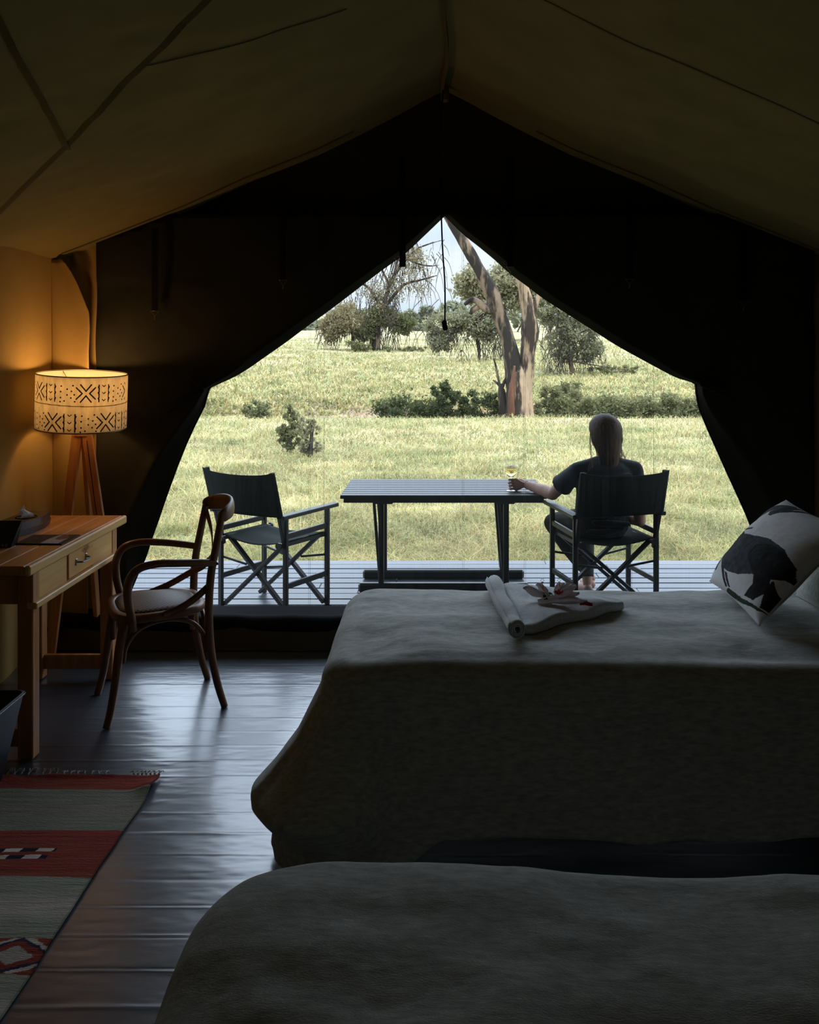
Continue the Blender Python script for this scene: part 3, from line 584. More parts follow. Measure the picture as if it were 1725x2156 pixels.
tree('green_shrub_tree', 'small green tree standing behind the thorny acacia', 775, 55, [(795, 672, 56, 60), (850, 680, 60, 50), (770, 700, 60, 40)], [([(780, 738), (785, 700), (795, 680)], [4, 3, 2])], 'leaf_mid', .09, 5)
tree('drooping_acacia_tree', 'grey green acacia with hanging twigs just left of the forked trunk', 1003, 36, [(940, 680, 110, 60), (1000, 680, 110, 80), (925, 715, 60, 50), (1030, 690, 60, 60), (1040, 650, 60, 40)],
     [([(1010, 762), (1008, 730), (1003, 700), (1004, 670)], [2, 4, 5, 5]), ([(1003, 700), (975, 690), (940, 690)], [4, 3, 1])], 'leaf_grey', .055, 6, 1.1, 340, hang=[(1000, 715, 120, 90), (935, 715, 60, 50), (1040, 700, 50, 90)], n_sub=26, fullness=100)
tree('round_crowned_tree', 'pale round-crowned tree seen behind the forked trunk', 1060, 85, [(1000, 600, 80, 80), (1060, 590, 110, 90), (1100, 620, 90, 90), (1030, 640, 90, 60), (1130, 640, 60, 70)], [([(1060, 716), (1062, 660), (1055, 620)], [6, 5, 4])], 'leaf_pale', .17, 7, 1.1, n_sub=30, fullness=140)
tree('broad_acacia_tree', 'broad grey green acacia right of the forked trunk', 1190, 34, [(1190, 660, 110, 80), (1215, 700, 120, 60), (1180, 720, 60, 110), (1235, 740, 70, 60), (1155, 650, 60, 60)],
     [([(1205, 788), (1200, 750), (1190, 700), (1180, 660)], [5, 5, 4, 3]), ([(1195, 730), (1225, 700), (1260, 690)], [3, 2, 1]), ([(1200, 760), (1230, 765), (1270, 772)], [2, 1.4, .7])], 'leaf_grey', .055, 8, 1.1, 320, hang=[(1200, 710, 130, 130), (1185, 740, 60, 120), (1240, 760, 80, 40)], n_sub=24, fullness=100)
tree('slender_tree', 'slender dead-branched tree between the forked trunk and the broad acacia', 1172, 31, [], [([(1172, 768), (1165, 740), (1158, 722), (1140, 712)], [2, 2, 1.6, .7]), ([(1160, 725), (1148, 730), (1142, 738)], [1.2, .8, .4])], 'leaf_mid', .05, 9, twigs=0) if False else None
# distant treeline, each crown a tree
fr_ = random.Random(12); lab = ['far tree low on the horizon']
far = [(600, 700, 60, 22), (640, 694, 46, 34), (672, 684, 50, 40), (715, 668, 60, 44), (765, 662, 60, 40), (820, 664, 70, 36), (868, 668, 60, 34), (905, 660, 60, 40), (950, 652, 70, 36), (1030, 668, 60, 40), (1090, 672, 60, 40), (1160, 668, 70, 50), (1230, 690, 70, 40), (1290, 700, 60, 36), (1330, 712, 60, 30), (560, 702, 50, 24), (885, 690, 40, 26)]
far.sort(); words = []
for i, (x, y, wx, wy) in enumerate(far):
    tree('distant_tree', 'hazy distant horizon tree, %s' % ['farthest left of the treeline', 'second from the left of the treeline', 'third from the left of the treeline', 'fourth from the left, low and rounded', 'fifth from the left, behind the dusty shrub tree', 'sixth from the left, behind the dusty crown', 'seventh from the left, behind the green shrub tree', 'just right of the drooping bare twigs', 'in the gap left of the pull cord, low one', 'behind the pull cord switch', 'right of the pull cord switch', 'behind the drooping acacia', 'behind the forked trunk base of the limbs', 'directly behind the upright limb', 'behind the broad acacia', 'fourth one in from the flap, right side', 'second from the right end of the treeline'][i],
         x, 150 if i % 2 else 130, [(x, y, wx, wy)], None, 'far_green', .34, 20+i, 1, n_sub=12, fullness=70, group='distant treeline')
# bushes
bush(932, 26.6, 62, 792, M['leaf_dark'], 'rounded dark green bush left of the forked trunk', 14, 330, .045, 31)
bush(975, 26.8, 60, 812, M['leaf_dark'], 'dark bush second from the rounded one, towards the trunk', 11, 280, .045, 32)
bush(1030, 27.4, 80, 818, M['leaf_dark'], 'dark low bush pressed against the forked trunk', 13, 300, .045, 33)
bush(850, 27.2, 120, 830, M['leaf_dark'], 'low dark shrub on the gully edge beside the bare earth', 14, 260, .045, 34)
bush(905, 27.5, 70, 838, M['leaf_dark'], 'low dark shrub in the gully just left of the rounded bush', 10, 240, .045, 44)
bush(1165, 27.2, 90, 800, M['leaf_mid'], 'mid green bush immediately right of the forked trunk', 13, 280, .05, 35)
bush(1195, 29.5, 90, 786, M['leaf_mid'], 'taller green bush behind the one right of the trunk', 12, 260, .05, 36)
bush(1245, 27.6, 110, 812, M['leaf_mid'], "green bush just to the left of the seated woman's head", 13, 280, .05, 37)
bush(1320, 27.2, 120, 818, M['leaf_mid'], "low green bush just to the right of the seated woman's head", 13, 280, .05, 38)
bush(1395, 27.4, 110, 808, M['leaf_mid'], 'green bush near the right flap, second from the end', 13, 280, .05, 39)
bush(1455, 27.0, 90, 820, M['leaf_mid'], 'green bush touching the right flap edge', 12, 260, .05, 40)
bush(1290, 46, 120, 768, M['leaf_mid'], 'thin strip of far shrub on the slope right of the broad acacia', 10, 200, .05, 41)
bush(610, 16.5, 56, 832, M['leaf_mid'], 'young leafy shrub alone in the meadow at left', 12, 90, .04, 42, 'shrub', 'young shrubs in the meadow')
bush(652, 16.0, 50, 850, M['leaf_pale'], 'small sparse shrub beside the taller young shrub', 9, 50, .04, 43, 'shrub', 'young shrubs in the meadow')
bush(540, 25.5, 60, 836, M['leaf_mid'], 'low shrub at the far left of the gully', 8, 150, .045, 45)
bush(755, 72, 50, 718, M['leaf_mid'], 'low bush at the foot of the dusty shrub tree', 8, 150, .08, 46, 'bush', 'bushes on the far slope')
bush(860, 72, 110, 728, M['leaf_mid'], 'low hedge-like bush at the foot of the thorny acacia', 8, 150, .08, 47, 'bush', 'bushes on the far slope')
# bank earth
V = []; r = random.Random(3); nx, ny = 60, 10
for i in range(ny+1):
    for j in range(nx+1):
        X = -5.0+7.2*j/nx; Y = 28.6+4.2*i/ny; V.append((X, Y, float(gz(X, Y))+.10*math.sin(PI*i/ny)*math.sin(PI*j/nx)+r.uniform(-.03, .05)*(0 < i < ny)*(0 < j < nx)-.02))
o = mesh_obj('earth_bank', V, grid_faces(ny+1, nx+1), M['earth']); struct(o, 'bare brown earth bank of the gully')
blades(16000, 28.5, 33, 1.2, .12, .35, .006, 'bank_grass', 'tufts of grass over the gully bank', .5, 9)
# ================================================================== furniture
def parent_at(o, p): o.parent = p; return o
# --- beds under wool blankets
def bed(y0, y1, x0, ztop, label_bed, label_bl, hem, corner_flare, seed, wave=1.0, rc=.16, bump=.02, tilt=0.0, ex=2.02):
    x1 = ex; t = empty('bed', ((x0+x1)/2, (y0+y1)/2, 0), 0, label_bed, 'bed', 'twin beds'); O = Vector(t.location)
    mb = MB()
    for sx in (-1, 1):
        for sy in (-1, 1): 
            m1 = MB(); m1.box((sx*((x1-x0)/2-.16), sy*((y1-y0)/2-.12), .12), (.07, .07, .24), None, .005); m1.build('leg', M['dark_wood'], t)
    mb.box((0, 0, .27), (x1-x0-.14, y1-y0-.12, .08), None, .01); mb.build('frame', M['dark_wood'], t)
    mb = MB(); mb.box((0, 0, .31+(ztop-.05-.31)/2), (x1-x0-.12, y1-y0-.12, ztop-.05-.31), None, .05); mb.build('mattress', M['white'], t)
    # blanket: plan outline = rounded rectangle, then a skirt
    peri = []; R = rc
    def arc(cx_, cy_, a0, a1, n): return [(cx_+R*math.cos(a0+(a1-a0)*i/n), cy_+R*math.sin(a0+(a1-a0)*i/n), math.cos(a0+(a1-a0)*i/n), math.sin(a0+(a1-a0)*i/n), 1) for i in range(n+1)]
    def line(xa, ya, xb, yb_, nx, ny, n): return [(xa+(xb-xa)*i/n, ya+(yb_-ya)*i/n, nx, ny, 0) for i in range(1, n)]
    xs_, xe, ysn, ye = x0, x1, y0, y1
    peri += arc(xs_+R, ysn+R, PI, 1.5*PI, 24); peri += line(xs_+R, ysn, xe-R, ysn, 0, -1, 110); peri += arc(xe-R, ysn+R, 1.5*PI, 2*PI, 10)
    peri += line(xe, ysn+R, xe, ye-R, 1, 0, 30); peri += arc(xe-R, ye-R, 0, .5*PI, 10); peri += line(xe-R, ye, xs_+R, ye, 0, 1, 80)
    peri += arc(xs_+R, ye-R, .5*PI, PI, 20); peri += line(xs_, ye-R, xs_, ysn+R, -1, 0, 40)
    n = len(peri); pa = np.array(peri); px_, py_, nx_, ny_ = pa[:, 0], pa[:, 1], pa[:, 2], pa[:, 3]
    cornerF = np.exp(-(np.hypot(px_-(xs_), py_-(ysn))/.20)**2); cornerB = np.exp(-(np.hypot(px_-(xs_), py_-(ye))/.25)**2)
    leftF = np.clip(-nx_, 0, 1); frontF = np.clip(-ny_, 0, 1)
    s = np.cumsum(np.r_[0, np.hypot(np.diff(px_), np.diff(py_))]); rings = []
    def ztopf(x, y):
        e = np.minimum.reduce([x-xs_, ye-y, y-ysn, np.full_like(x, 9.)])
        return ztop-tilt*(x+.2)+bump*np.clip(e/.3, 0, 1)**.7*(1)+wave*(.030*vnoise(x*2.3+seed, y*3.1, seed)+.009*vnoise(x*7+seed, y*8, seed+1))*np.clip(e/.12, 0, 1)
    rr = .085
    cxm, cym = (xs_+xe)/2, (ysn+ye)/2
    fr = list(np.linspace(0.0, 1.0, 44))     # top: shrink the outline towards a spine
    for f in fr:
        q = f
        # spine: segment along x
        sxp = np.clip(px_, xs_+.45, xe-.45); syp = np.full_like(px_, cym)
        ix = px_-nx_*rr; iy = py_-ny_*rr
        if f == 0: sxp = xs_+.45+np.round((sxp-xs_-.45)/(xe-xs_-.9)*40)/40*(xe-xs_-.9)
        x = sxp+(ix-sxp)*q; y = syp+(iy-syp)*q; rings.append(np.stack([x, y, ztopf(x, y)], -1))
    zt = ztopf(px_-nx_*rr, py_-ny_*rr)
    for a in np.linspace(0, PI/2, 9)[1:]:
        o_ = rr*math.sin(a); rings.append(np.stack([px_-nx_*rr+nx_*o_, py_-ny_*rr+ny_*o_, zt-rr*(1-math.cos(a))], -1))
    hz = hem(s, px_, py_, nx_, ny_)
    for k in np.linspace(0, 1, 34)[1:]:
        z = (zt-rr)+(hz-(zt-rr))*k
        foldw = wave*(.010+.018*k)*np.sin(s*13+2.0*vnoise(s*2, s*0+1.5+k*.7, seed+4)*3)*k*(.35+.65*np.clip(leftF, 0, 1))*(1-.6*cornerF)
        fl_ = .02*k+frontF*.085*k+.045*k*vnoise(s*1.7, k*2+0*s, seed+6)*(leftF*.5+.5)+corner_flare*cornerF*np.interp(k, [0, .30, .50, .62, .72, .85, 1], [0, .30, .72, 1, .80, .45, .40])+.07*cornerB*k+.05*leftF*k
        crease = -.035*np.exp(-((s-np.interp(0, [0, 1], [s[24]+.10, 0]))/.05)**2)*np.sin(PI*min(1, k*1.1))
        o_ = foldw+fl_+crease
        rings.append(np.stack([px_+nx_*o_, py_+ny_*o_, z], -1))
    V = np.concatenate(rings); F_ = grid_faces(len(rings), n, 0, True)[:, ::-1]
    ok = np.array([len(set(map(tuple, np.round(V[f], 5)))) == 4 for f in F_[:n]]); 
    o = mesh_obj('blanket', V-np.array([O.x, O.y, 0]), F_, M['blanket']); o.location = O
    bm = bmesh.new(); bm.from_mesh(o.data); bmesh.ops.remove_doubles(bm, verts=bm.verts, dist=.00002); bmesh.ops.recalc_face_normals(bm, faces=bm.faces); bm.to_mesh(o.data); bm.free()
    sm = o.modifiers.new('s', 'SOLIDIFY'); sm.thickness = .006; sm.offset = -1
    tag(o, label_bl, 'blanket', 'grey wool blankets')
    return t, o, ztopf
def hemA(s, x, y, nx, ny):
    front = np.clip(-ny, 0, 1); base = .13+.012*vnoise(s*2.2, s*0+2, 9)
    h = np.interp(x, [-.5, -.35, -.12, .0, .2, .6, 1.0, 2.0], [.02, .02, .03, .115, .125, .105, .115, .15])+.01*vnoise(s*3, s*0+1, 8)
    return np.where(front > .5, h, np.where(nx < -.3, .05+.03*vnoise(s*4, s*0, 5), base))
def hemB(s, x, y, nx, ny): return .10+.02*vnoise(s*2.5, s*0, 15)
bedA, blA, zA = bed(2.87, 3.90, -.395, .595, 'far single bed, the one by the doorway, hidden under its blanket', 'grey wool blanket covering the far bed, under the folded towel', hemA, .23, 3)
bedB, blB, zB = bed(.84, 1.83, -.45, .612, 'near single bed in the foreground, hidden under its blanket', 'grey wool blanket covering the near bed at the bottom of the picture', hemB, .12, 13, 1.0, .26, .012, .032)
def zAt(x, y): return float(zA(np.array([float(x)]), np.array([float(y)]))[0])
# --- towel on the far bed
tw = empty('folded_towel', (.30, 3.45, zAt(.3, 3.45)), 0, 'pale grey towel folded to a point with one rolled edge, lying on the far bed', 'towel'); O = Vector(tw.location)
A0 = P(1042, 1228, 3.80); A1 = P(1086, 1372, 3.10)
a0 = Vector((.232, 3.82, 0)); a1 = Vector((.262, 3.09, 0)); d = (a1-a0).normalized(); sx = Vector((-d.y, d.x, 0))*-1
rings = []; NT = 46; turns = 3.3; th = .0043
def spiral():
    o_ = []; i_ = []
    for i in range(NT+1):
        f = i/NT; a = -1.2+turns*2*PI*f; r_ = .010+.024*f; o_.append(((r_+th*.5)*math.cos(a), (r_+th*.5)*math.sin(a))); i_.append(((r_-th*.5)*math.cos(a), (r_-th*.5)*math.sin(a)))
    return o_+i_[::-1]
sp = spiral(); nS = 30
for i in range(nS+1):
    f = i/nS; c = a0+(a1-a0)*f; zc = zAt(c.x, c.y)+.037+.002*math.sin(f*9); sc_ = (1.05-.15*f)*(1+.05*math.sin(f*13)); c = c+sx*(.006*math.sin(f*5))
    rings.append([c+sx*(a*sc_)+Vector((0, 0, zc+b*sc_))-O for a, b in sp])
mb = MB(); mb.ring_loft(rings); mb.build('roll', M['towel'], tw, True)
TP = [Vector((.262, 3.80, 0)), Vector((.74, 3.52, 0)), Vector((.295, 3.13, 0))]     # far corner, tip, near corner
def slab(poly, h, name, off=0.0, sub=26, bulge=.012, rr_=.05, seed=2):
    # rounded-corner polygon filled towards its centroid with a rounded rim
    out_ = []
    m_ = len(poly)
    for i in range(m_):
        a, b, c = poly[i-1], poly[i], poly[(i+1) % m_]; p = b+(a-b).normalized()*rr_; q = b+(c-b).normalized()*rr_
        for j in range(7): t_ = j/6; out_.append(p*(1-t_)**2+b*2*t_*(1-t_)+q*t_*t_)
        qn = c+(b-c).normalized()*rr_
        for j in range(1, 16): out_.append(q+(qn-q)*j/16)
    cen = sum(out_, Vector())/len(out_); R_ = []
    prof = [(1-.10, 0), (1-.03, .03), (1-.004, .16), (1.004, .34), (1, .48), (.992, .53), (.998, .60), (.994, .76), (1-.02, .92), (1-.06, 1.0)]
    for s_, hh in prof:
        R_.append([Vector(((cen+(p-cen)*s_).x, (cen+(p-cen)*s_).y, 0)) for p in out_]); 
        for v in R_[-1]: v.z = zAt(v.x, v.y)+.001+off+hh*h*(1+.12*math.sin(v.x*21+v.y*17))
    for s_ in np.linspace(.9, 0.02, 14):
        L_ = []
        for p in out_:
            v = cen+(p-cen)*s_; z = zAt(v.x, v.y)+off+h*(1+.12*math.sin(v.x*21+v.y*17)*s_)+bulge*(1-s_**2)+.004*float(vnoise(v.x*16, v.y*16, seed)); L_.append(Vector((v.x, v.y, z)))
        R_.append(L_)
    mb = MB(); mb.ring_loft([[v-O for v in r] for r in R_]); return mb.build(name, M['towel'], tw, True)
slab(TP, .040, 'folded_cloth', 0, bulge=.006, seed=4)
# --- cloth flower arrangement on the towel
fc = P(1172, 1272, 3.42); zt_ = zAt(fc.x, 3.42)+.047; fb = empty('petal_arrangement', (fc.x, 3.42, zt_), 0, 'pale curled petals with red flowers laid on the folded towel', 'flowers')
def petal(c, ang, L_, W_, cup, curl, m=M['petal'], name='petal', par=fb, lift=.0):
    V = []; nu, nv = 12, 9
    for i in range(nu+1):
        u = i/nu; wd = .8*W_*math.sin(PI*min(1, .12+u*.88))**.6*(1-.35*u)
        for j in range(nv+1):
            v = j/nv*2-1; x = u*L_*.92; z = lift+cup*(abs(v)**1.7)*wd*.85+curl*u*u*L_+.004*math.sin(u*7+v*4); y = v*wd*.5*(1-.25*cup)
            V.append((c[0]+x*math.cos(ang)-y*math.sin(ang), c[1]+x*math.sin(ang)+y*math.cos(ang), c[2]+z))
    o = mesh_obj(name, V, grid_faces(nu+1, nv+1), m, par); sm = o.modifiers.new('s', 'SOLIDIFY'); sm.thickness = .004; return o
petal((-.045, .02, .003), PI*.93, .085, .052, 1.1, .45); petal((-.03, .05, .003), PI*.72, .06, .05, 1.1, .6)
petal((-.075, -.05, .002), .02, .20, .085, .50, .05); petal((.0, -.030, .012), .35, .10, .06, .55, .18)
petal((.02, .045, .003), .30, .075, .055, 1.2, .5); petal((.0, .05, .003), .75, .065, .05, 1.2, .55); petal((-.02, -.02, .008), 2.4, .04, .035, .8, .4)
for i in range(5): petal((.012, .015, .024), i*2*PI/5+.3, .017, .013, .4, .5, M['red'], 'red_petal')
petal((.082, -.045, .002), -.15, .048, .022, .3, -.02, M['red'], 'red_petal')
for a in (2.6, 1.9, 3.3): petal((-.01, .0, .016), a, .045, .014, .3, .1, M['green_leaf'], 'leaf')
for x_, y_ in ((-.043, .058), (.022, .06)):
    mb = MB()
    mb.tube([(x_, y_, .03), (x_-.004, y_, .062)], .0012, 5)
    for q in range(6): mb.sphere((x_-.004+.006*math.cos(q*1.05), y_+.004*math.sin(q), .064+.006*math.sin(q*1.05)), .0018, 6, 4)
    mb.build('stamen', M['red'], fb, True)
mb = MB(); mb.sphere((-.05, -.05, .018), .006, 8, 6); mb.sphere((-.043, -.047, .022), .005, 8, 6); mb.build('dark_berry', M['shirt'], fb, True)
# --- elephant cushion
def inpoly(X, Y, poly):
    r = np.zeros(X.shape, bool); n = len(poly); j = n-1
    for i in range(n):
        xi, yi = poly[i]; xj, yj = poly[j]; c = ((yi > Y) != (yj > Y)) & (X < (xj-xi)*(Y-yi)/(yj-yi+1e-12)+xi); r ^= c; j = i
    return r
pL = Vector((1.150, 3.83, .640)); pB = Vector((1.150, 3.24, .632)); up = Vector((.315, -.02, .345))
# print outlines -> cushion uv by a parallelogram (u from left corner to bottom corner, v upward)
def img_uv(x, y):
    l, b_, t_ = (1505, 1240), (1600, 1337), (1663, 1068); A = np.array([[b_[0]-l[0], t_[0]-l[0]], [b_[1]-l[1], t_[1]-l[1]]], float); q = np.linalg.solve(A, np.array([x-l[0], y-l[1]])); return (.075+.92*q[0], q[1])
zx = lambda a, b: img_uv(1300+a/4.06, 1000+b/4.06)
body = [zx(*p) for p in [(1010, 930), (1000, 750), (1090, 680), (1110, 650), (1150, 655), (1215, 650), (1235, 700), (1330, 760), (1440, 810), (1520, 900), (1535, 990), (1480, 1060), (1400, 1100), (1300, 1080), (1170, 1060), (1080, 1010)]]
head = [zx(*p) for p in [(1000, 745), (960, 790), (935, 830), (905, 915), (930, 925), (985, 880), (1000, 820)]]
leg1 = [zx(*p) for p in [(1005, 920), (1040, 940), (1035, 1095), (1010, 1085)]]; leg2 = [zx(*p) for p in [(1045, 990), (1070, 1020), (1065, 1115), (1045, 1100)]]
trunk_ = [zx(*p) for p in [(1300, 1070), (1400, 1090), (1360, 1150), (1330, 1190), (1240, 1240), (1180, 1200), (1270, 1140)]]; leg3 = [zx(*p) for p in [(1340, 1160), (1400, 1110), (1380, 1200), (1310, 1290), (1265, 1280)]]
body2 = [zx(*p) for p in [(1190, 520), (1270, 430), (1355, 365), (1450, 390), (1560, 410), (1570, 440), (1500, 470), (1400, 480), (1260, 520), (1215, 530)]]
tail2 = [zx(*p) for p in [(1410, 485), (1480, 470), (1580, 440), (1620, 455), (1560, 500), (1700, 470), (1760, 480), (1640, 520), (1500, 530), (1430, 555), (1405, 530)]]
grn = [[zx(*p) for p in q] for q in ([(1125, 590), (1150, 580), (1320, 670), (1300, 680)], [(950, 1085), (1040, 1105), (1160, 1215), (1290, 1300), (1250, 1300), (1130, 1230), (1040, 1150)])]
n = 300; u = np.linspace(0, 1, n); U, Vv = np.meshgrid(u, u, indexing='ij')
pinch = lambda a, b: .055*np.sin(PI*a)*1.0
Uw = U; Vw = Vv
a_ = 2*U-1; b_ = 2*Vv-1
Upos = .5+.5*a_*(1-.03*(1-b_**2)); Vpos = .5+.5*b_*(1-.05*(1-a_**2))
thick = .105*np.clip((1-a_**2), 0, 1)**.45*np.clip((1-b_**2), 0, 1)**.45
thick = thick+.006*vnoise(a_*4+9, b_*4, 71)*(1-a_**2)*(1-b_**2)+.008*np.sin((a_*3-b_*5)*2)*np.exp(-((1-np.maximum(abs(a_), abs(b_)))/.25)**2)*np.clip(1-np.maximum(abs(a_), abs(b_)), 0, 1)*4*.5
side = (pB-pL); nn = side.cross(up).normalized();
if nn.x > 0: nn = -nn
col = np.ones((n, n, 3))*np.array([.80, .80, .81])
ns = .75+.5*vnoise(U*30+3, Vv*30, 81); fine = .8+.5*vnoise(U*90, Vv*25, 83)
Ux = np.clip(Upos, 0, 1); Vx = np.clip(Vpos, 0, 1)
def paint(poly, c, f=1.0):
    m_ = inpoly(Upos+.004*vnoise(U*60, Vv*60, 91), Vpos+.004*vnoise(U*60+7, Vv*60, 92), poly); col[m_] = (np.array(c)*(ns*fine)[..., None])[m_]
paint(body2, (.11, .12, .135)); paint(tail2, (.085, .09, .10))
paint(head, (.07, .075, .085)); paint(body, (.085, .092, .105)); paint(leg1, (.06, .065, .075)); paint(leg2, (.06, .065, .075)); paint(trunk_, (.035, .036, .034)); paint(leg3, (.035, .036, .034))
ear = [zx(*p) for p in [(1275, 920), (1350, 850), (1450, 860), (1525, 930), (1535, 1000), (1480, 1080), (1380, 1110), (1290, 1080)]]; paint(ear, (.040, .044, .045))
for g_ in grn: paint(g_, (.045, .10, .055))
for i_ in range(2):      # the two rows of tiny script between the animals
    for k2 in range(9):
        x_ = 1190+k2*13+i_*22; y_ = 578-k2*7+i_*20; paint([zx(x_, y_), zx(x_+8, y_-4), zx(x_+11, y_+14), zx(x_+3, y_+18)] if k2 % 3 != 2 else [zx(x_, y_), zx(x_+3, y_-2), zx(x_+6, y_+12), zx(x_+3, y_+14)], (.26, .27, .28))
front = np.array(pL)+Upos[..., None]*np.array(side)+Vpos[..., None]*np.array(up)+thick[..., None]*np.array(nn)
back = np.array(pL)+Upos[..., None]*np.array(side)+Vpos[..., None]*np.array(up)-(thick*.55)[..., None]*np.array(nn)
cu = empty('cushion', pL.lerp(pB, .5), 0, 'square white cushion printed with a grey elephant, propped at the head of the far bed', 'cushion'); O = np.array(cu.location)
mesh_obj('printed_front', front.reshape(-1, 3)-O, grid_faces(n, n), M['pillow'], cu, True, col.reshape(-1, 3))
st = 6; bk = back[::st, ::st] if (n-1) % st == 0 else back[np.ix_(list(range(0, n-1, st))+[n-1], list(range(0, n-1, st))+[n-1])]
mesh_obj('back', bk.reshape(-1, 3)-O, grid_faces(bk.shape[0], bk.shape[1])[:, ::-1], M['pillow'], cu, True, np.ones((bk.shape[0]*bk.shape[1], 3))*.6)
mb = MB(); bd = [pL+side*Upos[i, j]+up*Vpos[i, j] for i, j in [(i, 0) for i in range(0, n, 10)]+[(n-1, j) for j in range(0, n, 10)]+[(i, n-1) for i in range(n-1, -1, -10)]+[(0, j) for j in range(n-1, -1, -10)]]
mb.tube([b-Vector(O) for b in bd], .0035, 6, False); ob = mb.build('piping', M['white'], cu, True)
# second pillow behind, under a grey cover
def plain_pillow(c, sx_, sy_, th_, rot, m, name, label):
    n = 40; u = np.linspace(-1, 1, n); A, B = np.meshgrid(u, u, indexing='ij'); tt = th_*np.clip(1-A**2, 0, 1)**.42*np.clip(1-B**2, 0, 1)**.42
    X = A*sx_*(1-.06*(1-B**2)); Y = B*sy_*(1-.06*(1-A**2)); V = np.concatenate([np.stack([X, Y, tt], -1).reshape(-1, 3), np.stack([X, Y, -tt*.6], -1).reshape(-1, 3)])
    o = mesh_obj(name, V, np.concatenate([grid_faces(n, n), grid_faces(n, n, n*n)[:, ::-1]]), m); o.location = c; o.rotation_euler = rot; return tag(o, label, 'pillow')
plain_pillow((1.60, 3.36, .76), .20, .36, .10, (0, -.85, 0), M['blanket'], 'pillow', 'plain grey pillow behind the elephant cushion at the right frame edge')
# --- desk
dk = empty('writing_desk', (-1.81, 4.05, 0), 0, 'varnished pine writing desk with one drawer against the left wall', 'desk'); O = Vector(dk.location)
def dpart(name, a, b, m, bev=.004):
    mb = MB(); a = Vector(a); b = Vector(b); mb.box((a+b)/2-O, [abs(b[i]-a[i]) for i in range(3)], None, bev); return mb.build(name, m, dk)
for i in range(4):
    xa = -2.03+i*.1035; xb = xa+.103; xa = max(xa, -2.03)
    dpart('top_board', (xa, 3.51, .742), (min(xb, -1.616), 4.60, .778-.0003*(i % 2)), M['desk'])
dpart('edge_board', (-1.6155, 3.51, .738), (-1.592, 4.60, .7785), M['desk_front'], .006)
for nm, xa, ya in (('leg', -1.668, 3.565), ('leg', -1.668, 4.435), ('leg', -2.015, 3.565), ('leg', -2.015, 4.435)):
    dpart(nm, (xa, ya, 0), (xa+.062, ya+.062, .742), M['desk_leg'])
dpart('front_rail', (-1.622, 3.627, .622), (-1.609, 3.90, .740), M['desk_front'], .002); dpart('front_rail', (-1.622, 4.185, .622), (-1.609, 4.435, .740), M['desk_front'], .002)
dpart('moulding', (-1.628, 3.56, .596), (-1.588, 4.50, .622), M['desk_front'], .004)
dpart('side_rail', (-1.98, 3.580, .61), (-1.668, 3.602, .742), M['desk_leg']); dpart('side_rail', (-1.98, 4.455, .61), (-1.668, 4.477, .742), M['desk_leg']); dpart('back_rail', (-2.00, 3.62, .62), (-1.985, 4.44, .742), M['desk_leg'])
dpart('stretcher', (-1.955, 4.452, .045), (-1.668, 4.48, .115), M['desk_leg']); dpart('stretcher', (-1.955, 3.58, .045), (-1.668, 3.608, .115), M['desk_leg'])
dw = dpart('drawer', (-1.630, 3.905, .628), (-1.603, 4.180, .738), M['drawer'], .002)
mb = MB(); hp = smooth_path([(-1.603, 3.985, .684), (-1.588, 3.987, .684), (-1.578, 4.00, .682), (-1.574, 4.04, .680), (-1.578, 4.08, .682), (-1.588, 4.093, .684), (-1.603, 4.095, .684)], 5)
mb.tube([p-O for p in hp], .0052, 8, flat=.8); mb.box(Vector((-1.602, 3.985, .684))-O, (.005, .018, .028), None, .002); mb.box(Vector((-1.602, 4.095, .684))-O, (.005, .018, .028), None, .002); mb.build('handle', M['steel'], dw, False)
# items on the desk
bk_ = empty('booklet', (-1.735, 3.99, .779), 0, 'thin dark booklet with a pale photo, lying at the front edge of the desk', 'booklet')
sk = [(-.100, -.085), (.105, -.095), (.105, .105), (-.105, .100)]
mb = MB(); vs = [(x, y, z) for z in (0, .004) for x, y in sk]; mb.add(vs, [(3, 2, 1, 0), (4, 5, 6, 7), (0, 1, 5, 4), (1, 2, 6, 5), (2, 3, 7, 6), (3, 0, 4, 7)]); mb.build('cover', mat('dark_booklet_cover', (.006, .007, .009), (.012, .013, .016), .6, spec=.2), bk_)
mb = MB(); mb.add([(.005, -.08, .0044), (.085, -.085, .0044), (.085, .03, .0044), (.06, .09, .0044), (.02, .09, .0044), (.005, .02, .0044)], [(0, 1, 2, 3, 4, 5)]); mb.build('photo_print', mat('pale_print', (.30, .32, .38), (.36, .38, .44), .5), bk_)
mb = MB(); mb.add([(.035, .0, .0047), (.06, -.01, .0047), (.085, .02, .0047), (.085, .03, .0047), (.06, .09, .0047), (.035, .09, .0047), (.028, .05, .0047)], [(0, 1, 2, 3, 4, 5, 6)]); mb.build('photo_shape', mat('brown_print', (.05, .025, .02), None, .5), bk_)
mb = MB()
for q in range(5): mb.box((-.055, -.05+q*.018, .0046), (.02+.008*(q % 2), .003, .0005))
mb.build('gilt_lettering', M['brass'], bk_)
tb = empty('tissue_box', (-1.95, 4.22, .7785), 0, 'black curved tissue box with a white tissue standing up, at the back of the desk', 'tissue box')
mb = MB(); rings = []
for i in range(21):
    f = i/20; y = -.165+.33*f; wv = .058+.012*math.sin(PI*f); R_ = []
    hh = .060
    for (a, z) in ((-wv, 0), (wv, 0), (wv+.006, hh*.45), (wv, hh*.5), (wv+.002, hh), (-wv, hh)): R_.append(Vector((a+.012*math.sin(PI*f), y, z)))
    rings.append(R_)
mb.ring_loft(rings); mb.build('box', M['black_leather'], tb)
mb = MB(); mb.tube(smooth_path([(.018+.045*math.cos(a), .05*math.sin(a), .0605) for a in np.linspace(0, 2*PI, 13)], 2), .003, 5, False); mb.build('slot_rim', M['webbing'], tb, True)
V = []; 
